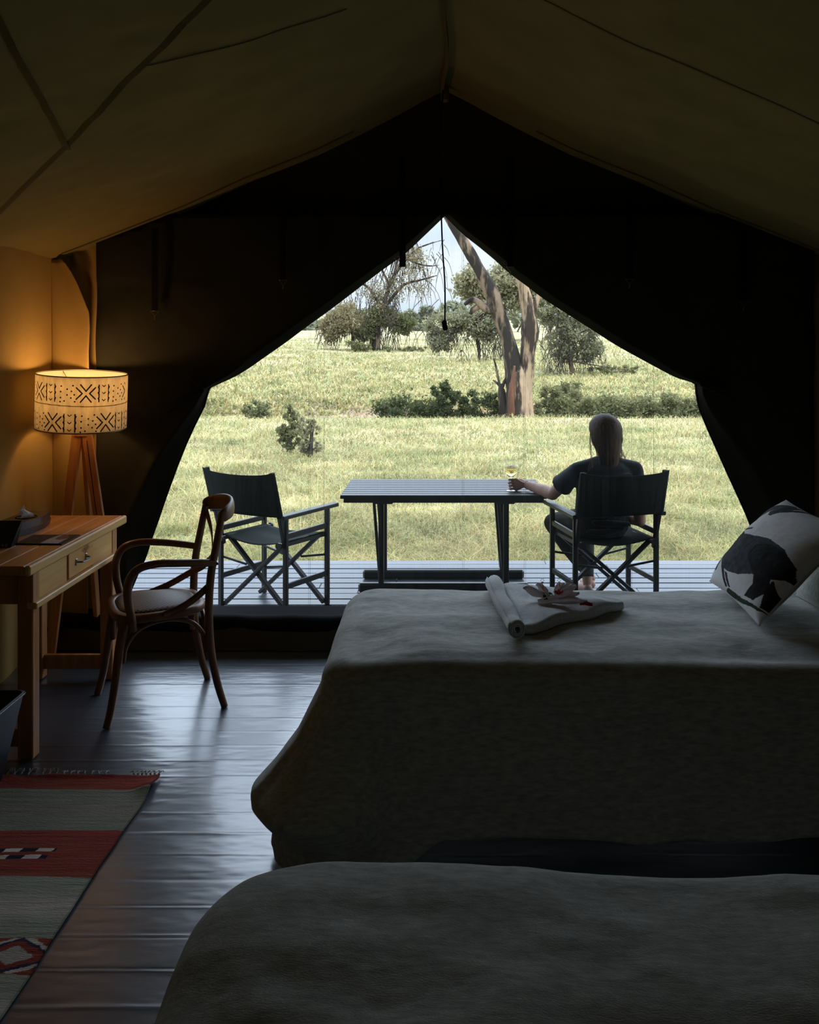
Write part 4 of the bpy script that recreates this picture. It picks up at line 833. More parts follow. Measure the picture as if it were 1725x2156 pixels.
for i in range(9):
    for j in range(9):
        u_ = i/8; v_ = j/8*2-1; V.append((.015+.02*v_*(1-u_*.8)+.012*math.sin(u_*6), .035*v_*(1-u_*.7)-.01*u_, .055+.065*u_*(1-.25*abs(v_))+.004*math.sin(v_*9)))
mesh_obj('tissue', V, grid_faces(9, 9), M['white'], tb)
cs = empty('card_stand', (-1.88, 3.86, .7785), 0, 'black slanted card stand with small pale lettering at the left edge of the desk', 'stand')
mb = MB(); mb.add([(-.11, -.035, 0), (.055, -.020, 0), (.075, .04, .105), (-.11, .03, .105), (-.11, .03, 0), (.05, .05, 0), (.078, .048, .105), (-.11, .04, .105)], [(0, 1, 2, 3), (4, 7, 6, 5), (0, 4, 5, 1), (1, 5, 6, 2), (2, 6, 7, 3), (0, 3, 7, 4)]); mb.build('holder', M['black_leather'], cs)
mb = MB()
for q in range(6): mb.box((-.035+q*.015, -.0315+.0009*q, .012), (.008, .001, .010+.003*(q % 2)), Matrix.Rotation(.5 if q % 2 else -.4, 3, 'Y'))
mb.build('lettering', mat('pale_lettering', (.4, .4, .42), None), cs)
# --- tripod floor lamp with printed drum shade
lp = empty('tripod_lamp', (-1.878, 4.74, 0), 0, 'tripod floor lamp with wooden legs and a glowing printed drum shade', 'lamp'); O = Vector(lp.location)
top = Vector((0, 0, 1.23))
for (fx_, fy_) in ((.215, -.04), (-.16, -.02), (.02, .19)):
    mb = MB(); a = top+Vector((fx_*.10, fy_*.10, .0)); b = Vector((fx_, fy_, 0.0)); mb.bar(a, b, .052, .024, up=(0, 1, 0) if abs(fx_) > .1 else (1, 0, 0), bev=.003); mb.build('leg', M['desk_leg'], lp)
mb = MB(); mb.box((0, 0, 1.20), (.07, .06, .07), None, .006); mb.build('head_block', M['desk_leg'], lp)
mb = MB(); mb.tube([(0, 0, 1.23), (0, 0, 1.33)], .012, 10); mb.build('stem', M['steel'], lp, True)
shc = Vector((0, 0, 1.355)); Rt = Matrix.Rotation(.045, 3, 'Y') @ Matrix.Rotation(.055, 3, 'X')
RS = .226; HS = .285; nS, nZ = 1000, 210
th_ = np.linspace(0, 2*PI, nS, endpoint=False); zz = np.linspace(-HS/2, HS/2, nZ); TH, ZZ_ = np.meshgrid(th_, zz, indexing='xy')
pc = np.ones((nZ, nS, 3))*np.array([.66, .62, .50]); pc *= (1+.22*vnoise(TH*9+3, ZZ_*30+8, 95))[..., None]*(1+.10*vnoise(TH*70, ZZ_*9+8, 96))[..., None]
ink = np.zeros((nZ, nS), bool)
ARC = TH*RS      # arc length coordinate; -Y (towards the camera) is theta = 3pi/2
A0 = (3*PI/2)*RS
def sx_(px__): # image column on the shade -> arc coordinate
    f = np.clip((px__-163)/95.5, -1, 1); return A0+math.asin(f)*RS*1.0
def stroke(p, q, wd=.0036):
    d = np.array(q)-np.array(p); L_ = max(1e-6, np.hypot(*d)); t_ = np.clip(((ARC-p[0])*d[0]+(ZZ_-p[1])*d[1])/L_**2, 0, 1); m_ = np.hypot(ARC-p[0]-t_*d[0], ZZ_-p[1]-t_*d[1]) < wd; ink[m_] = True
def motif_x(cx_, cz, s=.040):
    for sa in (-1, 1):
        stroke((cx_, cz+.25*s), (cx_+sa*.55*s, cz+.95*s)); stroke((cx_, cz-.25*s), (cx_+sa*.55*s, cz-.95*s))
        for sb in (-1, 1): stroke((cx_+sa*.38*s, cz), (cx_+sa*.98*s, cz+sb*.62*s))
def motif_bar(cx_, cz, s=.040):
    for sa in (-1, 1):
        for q in range(9):
            z0 = cz-.95*s+q*.21*s; stroke((cx_+sa*.55*s, z0), (cx_+sa*(.55+.07*(1-abs((q % 3)-1)))*s, z0+.19*s), .0030+.0012*(1-abs((q % 3)-1)))
    for q in (-.78, 0, .78): stroke((cx_-.17*s, cz+q*s+.09*s), (cx_, cz+q*s-.07*s), .0024); stroke((cx_, cz+q*s-.07*s), (cx_+.17*s, cz+q*s+.09*s), .0024)
def motif_dots(cx_, cz, s=.040):
    for (a, b) in ((-.65, .75), (0, .45), (.6, .85), (-.7, .15), (.45, .22), (0, -.18), (.75, -.15), (-.7, -.5), (.4, -.5), (-.3, -.85), (.8, -.9), (-.75, -.95)):
        ink[np.hypot(ARC-cx_-a*s, ZZ_-cz-b*s) < .0044] = True
row = [('b', -3.15), ('d', -2.55), ('x', -1.85), ('b', -1.15), ('d', -.45)]
def rows(z, x0, kinds, s):
    x = x0
    for k_i in kinds:
        {'x': motif_x, 'b': motif_bar, 'd': motif_dots}[k_i](x, z, s); x += .089
rows(.062, A0+.104-.089*10, ['d', 'x', 'b', 'd', 'x', 'b', 'd', 'x', 'b', 'd', 'x', 'b', 'd', 'x', 'b', 'd'], .046)
rows(-.088, A0-.060-.089*11, ['b', 'd', 'x', 'b', 'd', 'x', 'b', 'd', 'x', 'b', 'd', 'x', 'b', 'd', 'x', 'b', 'd'], .048)
seamz = -.002+.003*np.sin(TH*2)
pc[(abs(ZZ_-seamz) < .0022)] = (.10, .08, .055); pc[(ZZ_ > HS/2-.004) | (ZZ_ < -HS/2+.004)] = (.09, .07, .05); pc[abs(ZZ_+.075+.002*np.sin(TH*3)) < .0007] *= .5
pc[ink] = (.012, .011, .010)
rad = RS+.0015*vnoise(TH*3+9, ZZ_*6+3, 97)
V = np.stack([rad*np.cos(TH), rad*np.sin(TH), ZZ_], -1).reshape(-1, 3)@np.array(Rt).T+np.array(shc)
sh = mesh_obj('lamp_shade', V, grid_faces(nZ, nS, 0, True), M['print'], lp, True, pc.reshape(-1, 3))
mb = MB(); mb.lathe([(RS-.004, -HS/2+.004), (RS-.004, HS/2-.004)], n=64); mb.v = [tuple(shc+Rt@Vector(v)) for v in mb.v]; mb.build('lining', mat('white_shade_lining', (.85, .80, .70), None, .9, trans=.6), sh, True)
mb = MB()
for zz_ in (-HS/2, HS/2): mb.tube([shc+Rt@Vector(((RS-.001)*math.cos(a), (RS-.001)*math.sin(a), zz_)) for a in np.linspace(0, 2*PI, 65)], .0028, 6, False)
for a in (0.3, 2.4, 4.5): mb.tube([shc+Rt@Vector((0, 0, -.02)), shc+Rt@Vector(((RS-.003)*math.cos(a), (RS-.003)*math.sin(a), HS/2-.006))], .0018, 5)
mb.build('wire_frame', M['steel'], sh, True)
bm_ = bpy.data.materials.new('warm_bulb'); t_ = nodes_of(bm_); o_ = t_.nodes.new('ShaderNodeOutputMaterial'); e_ = t_.nodes.new('ShaderNodeEmission'); e_.inputs[0].default_value = (1, .56, .20, 1); e_.inputs[1].default_value = 9; t_.links.new(e_.outputs[0], o_.inputs[0])
mb = MB(); mb.sphere((0, 0, 1.375), .028, 14, 10, (1, 1, 1.2)); bulb = mb.build('bulb', bm_, lp, True)
pl_ = bpy.data.lights.new('bulb_light', 'POINT'); pl_.energy = 2.3; pl_.color = (1, .54, .20); pl_.shadow_soft_size = .035; po = bpy.data.objects.new('bulb_light', pl_); COL.objects.link(po); po.parent = lp; po.location = (0, 0, 1.44)
mb = MB(); mb.tube(smooth_path([(.05, -.06, 1.15), (.10, -.07, .8), (.15, -.075, .50), (.17, -.08, .36)], 6), .0022, 6); mb.build('flex', M['webbing'], lp, True)
mb = MB(); mb.box((.17, -.08, .33), (.026, .016, .06), None, .006); mb.build('flex_switch', mat('clear_switch', (.5, .55, .6), None, .15), lp)
# --- waste bin
wb = empty('waste_bin', (-1.74, 3.24, .008), 0, 'dark tapered waste bin standing in front of the desk leg at the left frame edge', 'bin')
mb = MB(); rings = []
def rrect(cx_, cy_, hx, hy, z, r=.03):
    o_ = []
    for (sx, sy, a0_) in ((1, 1, 0), (-1, 1, PI/2), (-1, -1, PI), (1, -1, 1.5*PI)):
        for q in range(5): a = a0_+q*PI/8; o_.append(Vector((cx_+sx*(hx-r)+r*math.cos(a), cy_+sy*(hy-r)+r*math.sin(a), z)))
    return o_
mb.ring_loft([rrect(0, 0, .10, .165, 0), rrect(0, 0, .135, .168, .14), rrect(0, 0, .18, .17, .322), rrect(0, 0, .182, .172, .328), rrect(0, 0, .172, .162, .328), rrect(0, 0, .095, .155, .006)]); mb.build('body', mat('blue_black_leatherette', (.012, .018, .026), (.018, .026, .036), .5), wb, True)
mb = MB(); p = rrect(0, 0, .183, .173, .322); mb.tube(p+[p[0]], .004, 6, False); mb.build('rim', M['black_leather'], wb, True)
# --- striped rug
RX0, RX1, RY0, RY1 = -1.80, -1.06, .9, 3.42
nx, ny = 260, 900; xs = np.linspace(RX0, RX1, nx); ys = np.linspace(RY0, RY1, ny); XX, YY = np.meshgrid(xs, ys, indexing='xy')
wob = YY+.010*vnoise(XX*5+20, YY*6, 101)+.012*(XX+1.4)
c = np.zeros((ny, nx, 3)); RED = np.array([.40, .080, .065]); GRN = np.array([.50, .50, .38]); CRM = np.array([.90, .78, .66]); NVY = np.array([.035, .040, .075]); ORG = np.array([.52, .17, .09])
bands = [(0, 1.3, 'g'), (1.3, 1.55, 'r'), (1.55, 1.95, 'g'), (1.95, 2.08, 'r'), (2.08, 2.335, 'g'), (2.335, 2.475, 'm'), (2.475, 2.765, 'g'), (2.765, 3.03, 'c'), (3.03, 3.315, 'g'), (3.315, 9, 'r')]
stre = vnoise(XX*3, YY*90, 103)
for a, b, k_i in bands:
    m_ = (wob >= a) & (wob < b); f = (wob-a)/(b-a)
    if k_i == 'g':
        q = np.clip(1-abs(f-.5)*3.2+.5*stre, 0, 1)[..., None]; cc = GRN*(1-q)+CRM*q*(.9 if b < 2.8 else .62)
        if a > 3.0: cc = cc*.72
    else:
        q = np.clip(.25+.9*stre, 0, 1)[..., None]; cc = RED*(1-q)+ORG*q*.9
    c[m_] = cc[m_]
for (yc, hf, off_) in ((2.912, .011, 0), (2.872, .011, 1)):
    cell = np.floor((XX+1.245)/.052+off_*.5-(YY-yc)*3).astype(int); m_ = (abs(wob-yc) < hf) & (XX < -1.235+(-.012)*off_); c[m_ & (cell % 2 == 0)] = NVY; c[m_ & (cell % 2 != 0)] = CRM*1.1
yc = 2.405
dxm = (XX+1.14) 
for k_c, cxm_ in enumerate((-1.14, -1.36, -1.58)):      # lozenges outlined in navy
    q = abs(XX-cxm_)/.125+abs(wob-yc)/.066+.12*vnoise(XX*60, YY*60, 111)
    c[(q < 1.0)] = RED; c[(q < .52)] = CRM*.75; c[(q >= .84) & (q < 1.02)] = NVY*1.6; c[(q >= 1.02) & (q < 1.22) & (abs(wob-yc) < .066)] = CRM
edge_ = np.minimum(XX-RX0, RX1-XX); c[edge_ < .004] *= .6
Z = .007+.0035*vnoise(XX*5+9, YY*5, 105)+.0016*vnoise(XX*2, YY*60, 106)+.022*np.exp(-((XX-RX1)/.05)**2)*np.exp(-((YY-RY1+.10)/.06)**2)+.010*np.exp(-((YY-RY1)/.02)**2)*(.5+vnoise(XX*9, YY*0+1, 107))
XX2 = XX+.006*vnoise(YY*4, XX*0+2, 108)*np.clip((XX-RX0)/.7, 0, 1); YY2 = YY+.010*vnoise(XX*6, YY*0+5, 109)*np.clip((YY-2.8)/.5, 0, 1)
rg = mesh_obj('striped_rug', np.stack([XX2, YY2, np.maximum(Z, .003)], -1), grid_faces(ny, nx), M['rug'], None, True, c.reshape(-1, 3)); tag(rg, 'flat woven rug with red, grey green and cream stripes on the dark floor', 'rug')
sm = rg.modifiers.new('s', 'SOLIDIFY'); sm.thickness = .005; sm.offset = -1
r = random.Random(5)
for i in range(22):
    x = RX0+.16+i*(.56/21) if i < 15 else RX1-.10+(i-15)*.016
    mb = MB(); y = RY1-.002
    for k2 in range(3): 
        a = r.uniform(-.8, .8); mb.tube(smooth_path([(x, y, .010), (x+.004*a, y+.018, .014), (x+.014*a, y+.032, .022 if i < 8 else .012), (x+.018*a+r.uniform(-.008, .008), y+.020, .012)], 3), .0016, 5)
    mb.sphere((x, y+.008, .011), .0045, 6, 5); mb.build('tassel', M['fringe'], rg, True)
# --- bentwood armchair
bc = empty('bentwood_armchair', (-1.305, 4.16, 0), math.radians(115.5), 'brown bentwood armchair with crossed back and woven cane seat, turned to the desk', 'chair')
BW = M['bentwood']
def bt(name, pts, r, n=10, k=6, flat=1.0, up=None, par=bc, m=BW):
    p = smooth_path(pts, k); rr = [interp(i, np.linspace(0, len(p)-1, len(r)), r) for i in range(len(p))] if hasattr(r, '__len__') else r
    mb = MB(); mb.tube(p, rr, n, flat=flat, up=up); return mb.build(name, m, par, True)
def seat_ring(sx, sy, yo=0, n=48):
    o_ = []
    for i in range(n):
        a = 2*PI*i/n; ca, sa = math.cos(a), math.sin(a); e = .62; x = sx*abs(ca)**e*(1 if ca > 0 else -1); y = sy*abs(sa)**e*(1 if sa > 0 else -1)
        x *= 1+.10*(y/sy); o_.append(Vector((x, y+yo, 0)))
    return o_
mb = MB(); rr = [(1.0, .432), (1.02, .440), (1.02, .458), (1.0, .466), (.86, .466), (.84, .455), (.84, .440)]
mb.ring_loft([[Vector((p.x*s_, p.y*s_, z)) for p in seat_ring(.212, .205)] for s_, z in rr], False); nR = 48; k = 0
mb.f += [[(6)*nR+j, 6*nR+(j+1) % nR, (j+1) % nR, j] for j in range(nR)]; mb.build('seat_frame', BW, bc, True)
mb = MB(); mb.ring_loft([[Vector((p.x*s_, p.y*s_, z)) for p in seat_ring(.180, .175)] for s_, z in ((.97, .452), (1.0, .462), (.98, .470), (.85, .476), (.6, .481), (.3, .483), (.02, .484))]); mb.build('cane_seat', M['weave'], bc, True)
for s_ in (-1, 1):
    bt('leg', [(s_*.178, .155, .455), (s_*.186, .178, .33), (s_*.195, .196, .20), (s_*.206, .216, .08), (s_*.214, .236, .0)], [.021, .021, .018, .0165, .016])
    bp_ = bt('back_post', [(s_*.195, -.272, .0), (s_*.190, -.238, .12), (s_*.186, -.212, .27), (s_*.186, -.203, .44), (s_*.187, -.212, .60), (s_*.186, -.238, .74), (s_*.180, -.262, .865)], [.0155, .017, .018, .0185, .018, .017, .016])
    ar = bt('arm', [(s_*.190, -.232, .655), (s_*.215, -.16, .668), (s_*.238, -.06, .682), (s_*.248, .04, .690), (s_*.246, .115, .672), (s_*.240, .150, .615), (s_*.236, .150, .535), (s_*.232, .135, .46), (s_*.228, .128, .405)], [.0165, .017, .017, .017, .018, .0185, .018, .0175, .0165], 10, 7)
    # cross strap: from top of this post, across to the other post, then forward to the seat
    mb = MB(); p = smooth_path([(s_*.168, -.262, .83), (s_*.10, -.272, .745), (0, -.262+.004*s_, .655), (-s_*.12, -.236, .575), (-s_*.178, -.185, .535), (-s_*.205, -.09, .482), (-s_*.208, .0, .452)], 7)
    mb.band(p, [(0.15*s_, .0, 1)]*len(p), .030, .006); mb.build('cross_strap', BW, bc, True)
    mb = MB(); mb.sphere((s_*.214, .0, .455), .007, 8, 6); mb.sphere((s_*.207, -.238, .655), .006, 8, 6); mb.build('bolt', M['dark_wood'], bc, True)
def hoop(name, a, b, drop, rise):
    a = Vector(a); b = Vector(b); m_ = (a+b)/2; d_ = b-a; p = [a, a+d_*.04+Vector((0, 0, rise*.45)), a+d_*.2+Vector((0, 0, rise*.85)), m_+Vector((0, 0, rise)), b-d_*.2+Vector((0, 0, rise*.85)), b-d_*.04+Vector((0, 0, rise*.45)), b]
    bt(name, p, .0105, 8, 6)
hoop('brace_hoop', (-.186, .165, .26), (-.176, -.195, .26), 0, .165); hoop('brace_hoop', (.186, .165, .26), (.176, -.195, .26), 0, .165); hoop('brace_hoop', (-.176, .170, .26), (.176, .170, .26), 0, .165); hoop('brace_hoop', (-.168, -.195, .26), (.168, -.195, .26), 0, .165)
mb = MB(); p = smooth_path([(-.192, -.250, .862), (-.17, -.285, .872), (-.10, -.325, .882), (0, -.340, .886), (.10, -.325, .882), (.17, -.285, .872), (.192, -.250, .862)], 7); rg_ = []
k = len(p)
for i, q in enumerate(p):
    f = math.sin(PI*i/(k-1)); hh = .022+.022*f**.6; d_ = (p[min(i+1, k-1)]-p[max(i-1, 0)]).normalized(); x = Vector((0, 0, 1)); y = d_.cross(x)
    rg_.append([q+x*(hh*math.cos(t))*.95+y*(.013*math.sin(t)) for t in np.linspace(0, 2*PI, 12, endpoint=False)])
mb.ring_loft(rg_); mb.build('top_rail', BW, bc, True)
# --- director's chairs on the deck
DWm = M['dark_wood']
def director(loc, rz, label, w_=.265, dp=.20):
    t = empty('folding_chair', loc, rz, label, 'chair', 'director chairs on the veranda')
    def B(name, a, b, ww, hh, up=(0, 0, 1), m=DWm, par=t): mb = MB(); mb.bar(a, b, ww, hh, up, .003); return mb.build(name, m, par)
    for sx in (-1, 1):
        x = sx*w_
        B('post', (x, dp, 0), (x, dp, .61), .030, .024, (0, 1, 0)); B('post', (x, -dp, 0), (x, -dp, .61), .030, .024, (0, 1, 0))
        B('armrest', (x+sx*.012, -dp-.06, .622), (x+sx*.012, dp+.075, .628), .052, .024)
        B('side_rail', (x, -dp, .50), (x, dp, .505), .018, .034); B('side_rail', (x, -dp, .20), (x, dp, .20), .018, .034)
        B('seat_rail', (sx*(w_-.028), -dp-.03, .445), (sx*(w_-.028), dp+.03, .445), .030, .026)
        B('back_post', (x*.97, -dp+.015, .40), (x*1.0, -dp-.125, .885), .024, .028, (0, 1, 0))
        for yy in (-dp+.035, dp-.035):
            o_ = .011*sx
            B('cross_leg', (-sx*(w_-.035), yy+o_, .440), (sx*(w_-.005), yy+o_, .016), .022, .034, (0, 1, 0))
        B('stay', (sx*(w_-.012), dp-.012, .318), (sx*.075, dp-.030, .288), .012, .014)
        B('stay', (sx*(w_-.012), -dp+.012, .318), (sx*.075, -dp+.030, .288), .012, .014)
        for yy in (-dp-.032, dp+.032):
            mb = MB(); mb.tube([(sx*(w_-.028), yy-.006, .445), (sx*(w_-.028), yy+.006, .445)], .021, 12); mb.build('rail_end', DWm, t, False)
    # seat sling
    nu, nv = 24, 14; V = [((u_*2-1)*(w_-.012), -dp+.0+(2*dp)*v_, .462-.030*(1-(2*u_-1)**2)-.008*math.sin(v_*9+u_*3)*(1-(2*u_-1)**2)) for u_ in np.linspace(0, 1, nu) for v_ in np.linspace(0, 1, nv)]
    o = mesh_obj('seat_sling', V, grid_faces(nu, nv), M['chair_canvas'], t); s_ = o.modifiers.new('s', 'SOLIDIFY'); s_.thickness = .003
    # back sling with sleeves round the posts
    V = []; nu, nv = 40, 12
    for i in range(nu):
        u_ = i/(nu-1)*2-1
        for j in range(nv):
            v_ = j/(nv-1); z = .625+.262*v_-.012*(1-u_*u_)*(v_)+(.012*abs(u_)**6 if v_ > .9 else 0); y = -dp+.015-.14*((z-.40)/.485)-.036*(1-u_**2)-.012; V.append((u_*(w_+.016), y, z))
    o = mesh_obj('back_sling', V, grid_faces(nu, nv), M['chair_canvas'], t); s_ = o.modifiers.new('s', 'SOLIDIFY'); s_.thickness = .003
    for sx in (-1, 1):
        mb = MB(); a = Vector((sx*w_*.995, -dp-.05, .622)); b = Vector((sx*w_*1.0, -dp-.126, .892)); mb.tube([a, (a+b)/2, b], .020, 12, flat=1.0); mb.build('sleeve', M['chair_canvas'], o, True)
        mb = MB(); xx = sx*(w_-.055); mb.tube([(xx, -dp+.015-.14*((z-.40)/.485)-.036*(1-(xx/(w_+.016))**2)-.0145, z) for z in (.63, .75, .88)], .002, 5); mb.build('stitch_line', M['chair_canvas'], o, True)
    return t
director((-1.045, 5.72, 0), math.radians(-31), 'empty dark canvas folding armchair on the deck left of the slatted table')
director((1.035, 5.70, 0), math.radians(13), 'dark canvas folding armchair that the woman sits in, right of the slatted table')
# --- slatted table
tbl = empty('slatted_table', (.03, 6.21, 0), 0, 'dark slatted trestle table with runner feet on the deck', 'table')
for i in range(9): mb = MB(); y = -.365+i*.0825; mb.box((0, y+.036, .667), (1.345, .074, .024), None, .004); mb.build('slat', M['dark_wood'], tbl)
for sx in (-1, 1):
    for yy in (-.17, .19):
        mb = MB(); mb.bar((sx*.418, yy, .05), (sx*.418, yy, .655), .036, .036, (0, 1, 0)); mb.build('leg', DWm, tbl)
        mb = MB(); mb.bar((sx*.418-.010, yy+.030, .07), (sx*.418-.055, yy+.030, .655), .020, .024, (0, 1, 0)); mb.build('brace', DWm, tbl)
    mb = MB(); mb.box((sx*.40, .005, .632), (.13, .60, .045), None, .004); mb.build('batten', DWm, tbl)
for yy in (-.17, .19): mb = MB(); mb.box((0, yy, .032), (1.14, .05, .062), None, .012); mb.build('runner', DWm, tbl)
mb = MB(); mb.box((0, -.355, .645), (1.30, .022, .03), None, .003); mb.build('apron', DWm, tbl)
# --- wine glass
gl = empty('wine_glass', (.482, 6.04, .680), 0, 'stemmed glass of white wine held on the right end of the slatted table', 'glass')
outer = [(0.0005, 0), (.034, 0), (.034, .0015), (.010, .004), (.0035, .009), (.0030, .05), (.0034, .084), (.012, .090), (.028, .104), (.038, .123), (.0405, .140), (.039, .170), (.0356, .200), (.0351, .2038), (.035, .205)]
inner = [(.0343, .205), (.0344, .2038), (.0349, .200), (.0382, .170), (.0396, .140), (.0370, .1235), (.027, .1055), (.012, .0925), (.0005, .0905)]
mb = MB(); mb.lathe(outer+inner, n=32); mb.build('glass_body', M['glass'], gl, True)
mb = MB(); mb.lathe([(.0005, .0909), (.0122, .0928), (.0271, .1058), (.0371, .1236), (.0393, .1405), (.0388, .158), (.0005, .158)], n=32); mb.build('wine', M['wine'], gl, True)
# --- the seated woman
pr = empty('person', (1.02, 5.72, 0), 0, 'woman with long brown hair and a dark T-shirt, seated with her back turned', 'person'); PO = Vector(pr.location)
def remesh(mb, name, m, vox, sm_it=6, tex=0.0):
    o = mb.build(name, m, pr, True); r_ = o.modifiers.new('r', 'REMESH'); r_.mode = 'VOXEL'; r_.voxel_size = vox; r_.use_smooth_shade = True
    s_ = o.modifiers.new('s', 'SMOOTH'); s_.iterations = sm_it; s_.factor = .5
    return o
def cap(mb, pts, rs, n=16, k=4):
    p = smooth_path([Vector(q)-PO for q in pts], k); rr = [interp(i, np.linspace(0, len(p)-1, len(rs)), rs) for i in range(len(p))]
    mb.tube(p, rr, n); mb.sphere(p[0], rr[0], 12, 8); mb.sphere(p[-1], rr[-1], 12, 8)
def torso(mb, levels, n=24):      # levels: (centre, half width, half depth)
    rd = Vector((.97, .22, 0)).normalized(); fd = Vector((-rd.y, rd.x, 0)); rings = []
    for c, hw, hd in levels: c = Vector(c)-PO; rings.append([c+rd*(hw*math.cos(t))+fd*(hd*math.sin(t)) for t in np.linspace(0, 2*PI, n, endpoint=False)])
    mb.ring_loft(rings)
HC = Vector((1.028, 5.64, 1.095)); RS_ = Vector((1.225, 5.66, .872)); LS = Vector((.858, 5.60, .872)); LE = Vector((.730, 5.80, .695)); LW = Vector((.590, 6.01, .722)); RE = Vector((1.268, 5.70, .545)); RW = Vector((1.10, 5.92, .56))
LH = Vector((.905, 5.68, .53)); RH = Vector((1.11, 5.73, .53)); LK = Vector((.770, 6.09, .455)); RK = Vector((.985, 6.17, .50)); LA = Vector((1.03, 6.13, .07)); RA = Vector((.990, 6.02, .070))
mb = MB()
torso(mb, [((1.01, 5.71, .47), .15, .10), ((1.012, 5.70, .53), .168, .115), ((1.015, 5.68, .62), .145, .10), ((1.02, 5.655, .72), .145, .10), ((1.03, 5.635, .82), .172, .105), ((1.035, 5.63, .88), .175, .09), ((1.035, 5.63, .915), .12, .065), ((1.033, 5.63, .93), .06, .05)])
cap(mb, [(1.033, 5.625, .90), (1.031, 5.632, .96), (1.029, 5.642, 1.03)], [.056, .050, .050])
cap(mb, [(1.033, 5.63, .925), LS+Vector((0, 0, .004))], [.050, .042]); cap(mb, [(1.033, 5.63, .925), RS_+Vector((0, 0, .004))], [.050, .042])
cap(mb, [LS, (LS+LE)/2, LE], [.042, .042, .039]); cap(mb, [LE, LE.lerp(LW, .35), LW], [.040, .041, .027]); cap(mb, [RS_, (RS_+RE)/2, RE], [.042, .042, .039]); cap(mb, [RE, RE.lerp(RW, .3), RW], [.040, .040, .026])
cap(mb, [LH, (LH+LK)/2, LK], [.085, .072, .052]); cap(mb, [RH, (RH+RK)/2, RK], [.085, .072, .052]); cap(mb, [LK, LK.lerp(LA, .35), LA], [.052, .053, .032]); cap(mb, [RK, RK.lerp(RA, .35), RA], [.052, .053, .032])
for A in (LA, RA): cap(mb, [A+Vector((0, -.02, -.035)), A+Vector((-.02, .07, -.05)), A+Vector((-.03, .16, -.062))], [.030, .032, .020])
# head: skull, jaw, nose, ears (turned a little to the left)
fdh = Vector((-.42, .90, 0)).normalized(); rdh = Vector((fdh.y, -fdh.x, 0)); hc = HC-PO
mb.sphere(hc+Vector((0, 0, .028)), .090, 20, 14, (.94, 1.04, 1.0)); mb.sphere(hc+fdh*.030+Vector((0, 0, -.032)), .066, 18, 12, (.95, 1.0, 1.05)); mb.sphere(hc+fdh*.060+Vector((0, 0, -.082)), .026, 12, 8)
cap(mb, [PO+hc+fdh*.092+Vector((0, 0, .008)), PO+hc+fdh*.112+Vector((0, 0, -.026))], [.010, .013]); cap(mb, [PO+hc+fdh*.092+rdh*.018+Vector((0, 0, -.055)), PO+hc+fdh*.092-rdh*.018+Vector((0, 0, -.055))], [.009, .009])
for s_ in (-1, 1): mb.sphere(hc+rdh*(s_*.083)-fdh*.005+Vector((0, 0, -.012)), .024, 12, 8, (.45, .7, 1.2)); mb.sphere(hc+fdh*.078+rdh*(s_*.030)+Vector((0, 0, .012)), .012, 10, 8)
# left hand closing on the stem of the glass
G = Vector((.482, 6.04, .680)); hd_ = (G+Vector((.03, -.01, .045))-LW).normalized()
palm0 = LW+Vector((0, 0, .002)); kn = LW+Vector((-.078, .018, .002))
for i in range(5): cap(mb, [LW+Vector((0, 0, (i-2)*.007)), kn+Vector((0, (i-2)*.002, .030-.0165*i))], [.018, .0125])
for i, ln in enumerate((.030, .034, .031, .026)):
    k0 = kn+Vector((0, .0, .028-.0195*i)); k1 = k0+Vector((-.034+.003*abs(i-1), .002, .003-.001*i)); k2 = k1+Vector((-.013, .020, -.003)); k3 = G+Vector((.004, .012, 0)); k3.z = k0.z-.004
    cap(mb, [k0, k1, k2, k3], [.0092, .0080, .0072, .0062], 12, 4)
cap(mb, [LW+Vector((-.018, .028, .012)), LW+Vector((-.050, .050, .024)), G+Vector((.016, -.004, .064)), G+Vector((.007, -.006, .070))], [.013, .012, .0098, .0082], 10, 3)
for i in range(4): cap(mb, [RW, RW+Vector((-.05, .03, .02-.013*i)), RW+Vector((-.085, .055, .004-.013*i))], [.016, .010, .008], 10, 3)
cap(mb, [RW, RW+Vector((-.02, .045, .02))], [.014, .009])
remesh(mb, 'body', M['skin'], .0034, 2)
# clothes
mb = MB(); torso(mb, [((1.01, 5.705, .455), .172, .125), ((1.01, 5.70, .53), .182, .130), ((1.015, 5.68, .62), .165, .118), ((1.02, 5.655, .72), .165, .118), ((1.03, 5.635, .82), .185, .12), ((1.035, 5.63, .885), .180, .10), ((1.035, 5.63, .920), .130, .075), ((1.034, 5.63, .940), .068, .058)])
for (s0, e0) in ((LS, LE), (RS_, RE)):
    cap(mb, [(1.034, 5.63, .918), s0.lerp(Vector((1.034, 5.63, .918)), .5)+Vector((0, 0, -.004)), s0+Vector((0, 0, -.002))], [.058, .056, .055])
    f_ = .62 if s0 is LS else .66; q = s0.lerp(e0, f_); cap(mb, [s0+Vector((0, 0, -.004)), s0.lerp(e0, .3), s0.lerp(e0, .5)], [.056, .060, .064])
    pts_ = [s0.lerp(e0, .25)-PO, s0.lerp(e0, .5)-PO, q-PO]; mb.tube(pts_, [.060, .066, .074], 18)
for i in range(7): a = (1.02+.05*math.sin(i*2.3), 5.55, .50+.055*i); cap(mb, [Vector(a)+Vector((-.10, .0, .01*math.sin(i*3))), Vector(a)+Vector((0, -.015, 0)), Vector(a)+Vector((.11, .015, .02*math.cos(i*2)))], [.018, .022, .016])
remesh(mb, 'tshirt', M['shirt'], .006, 8)
mb = MB()
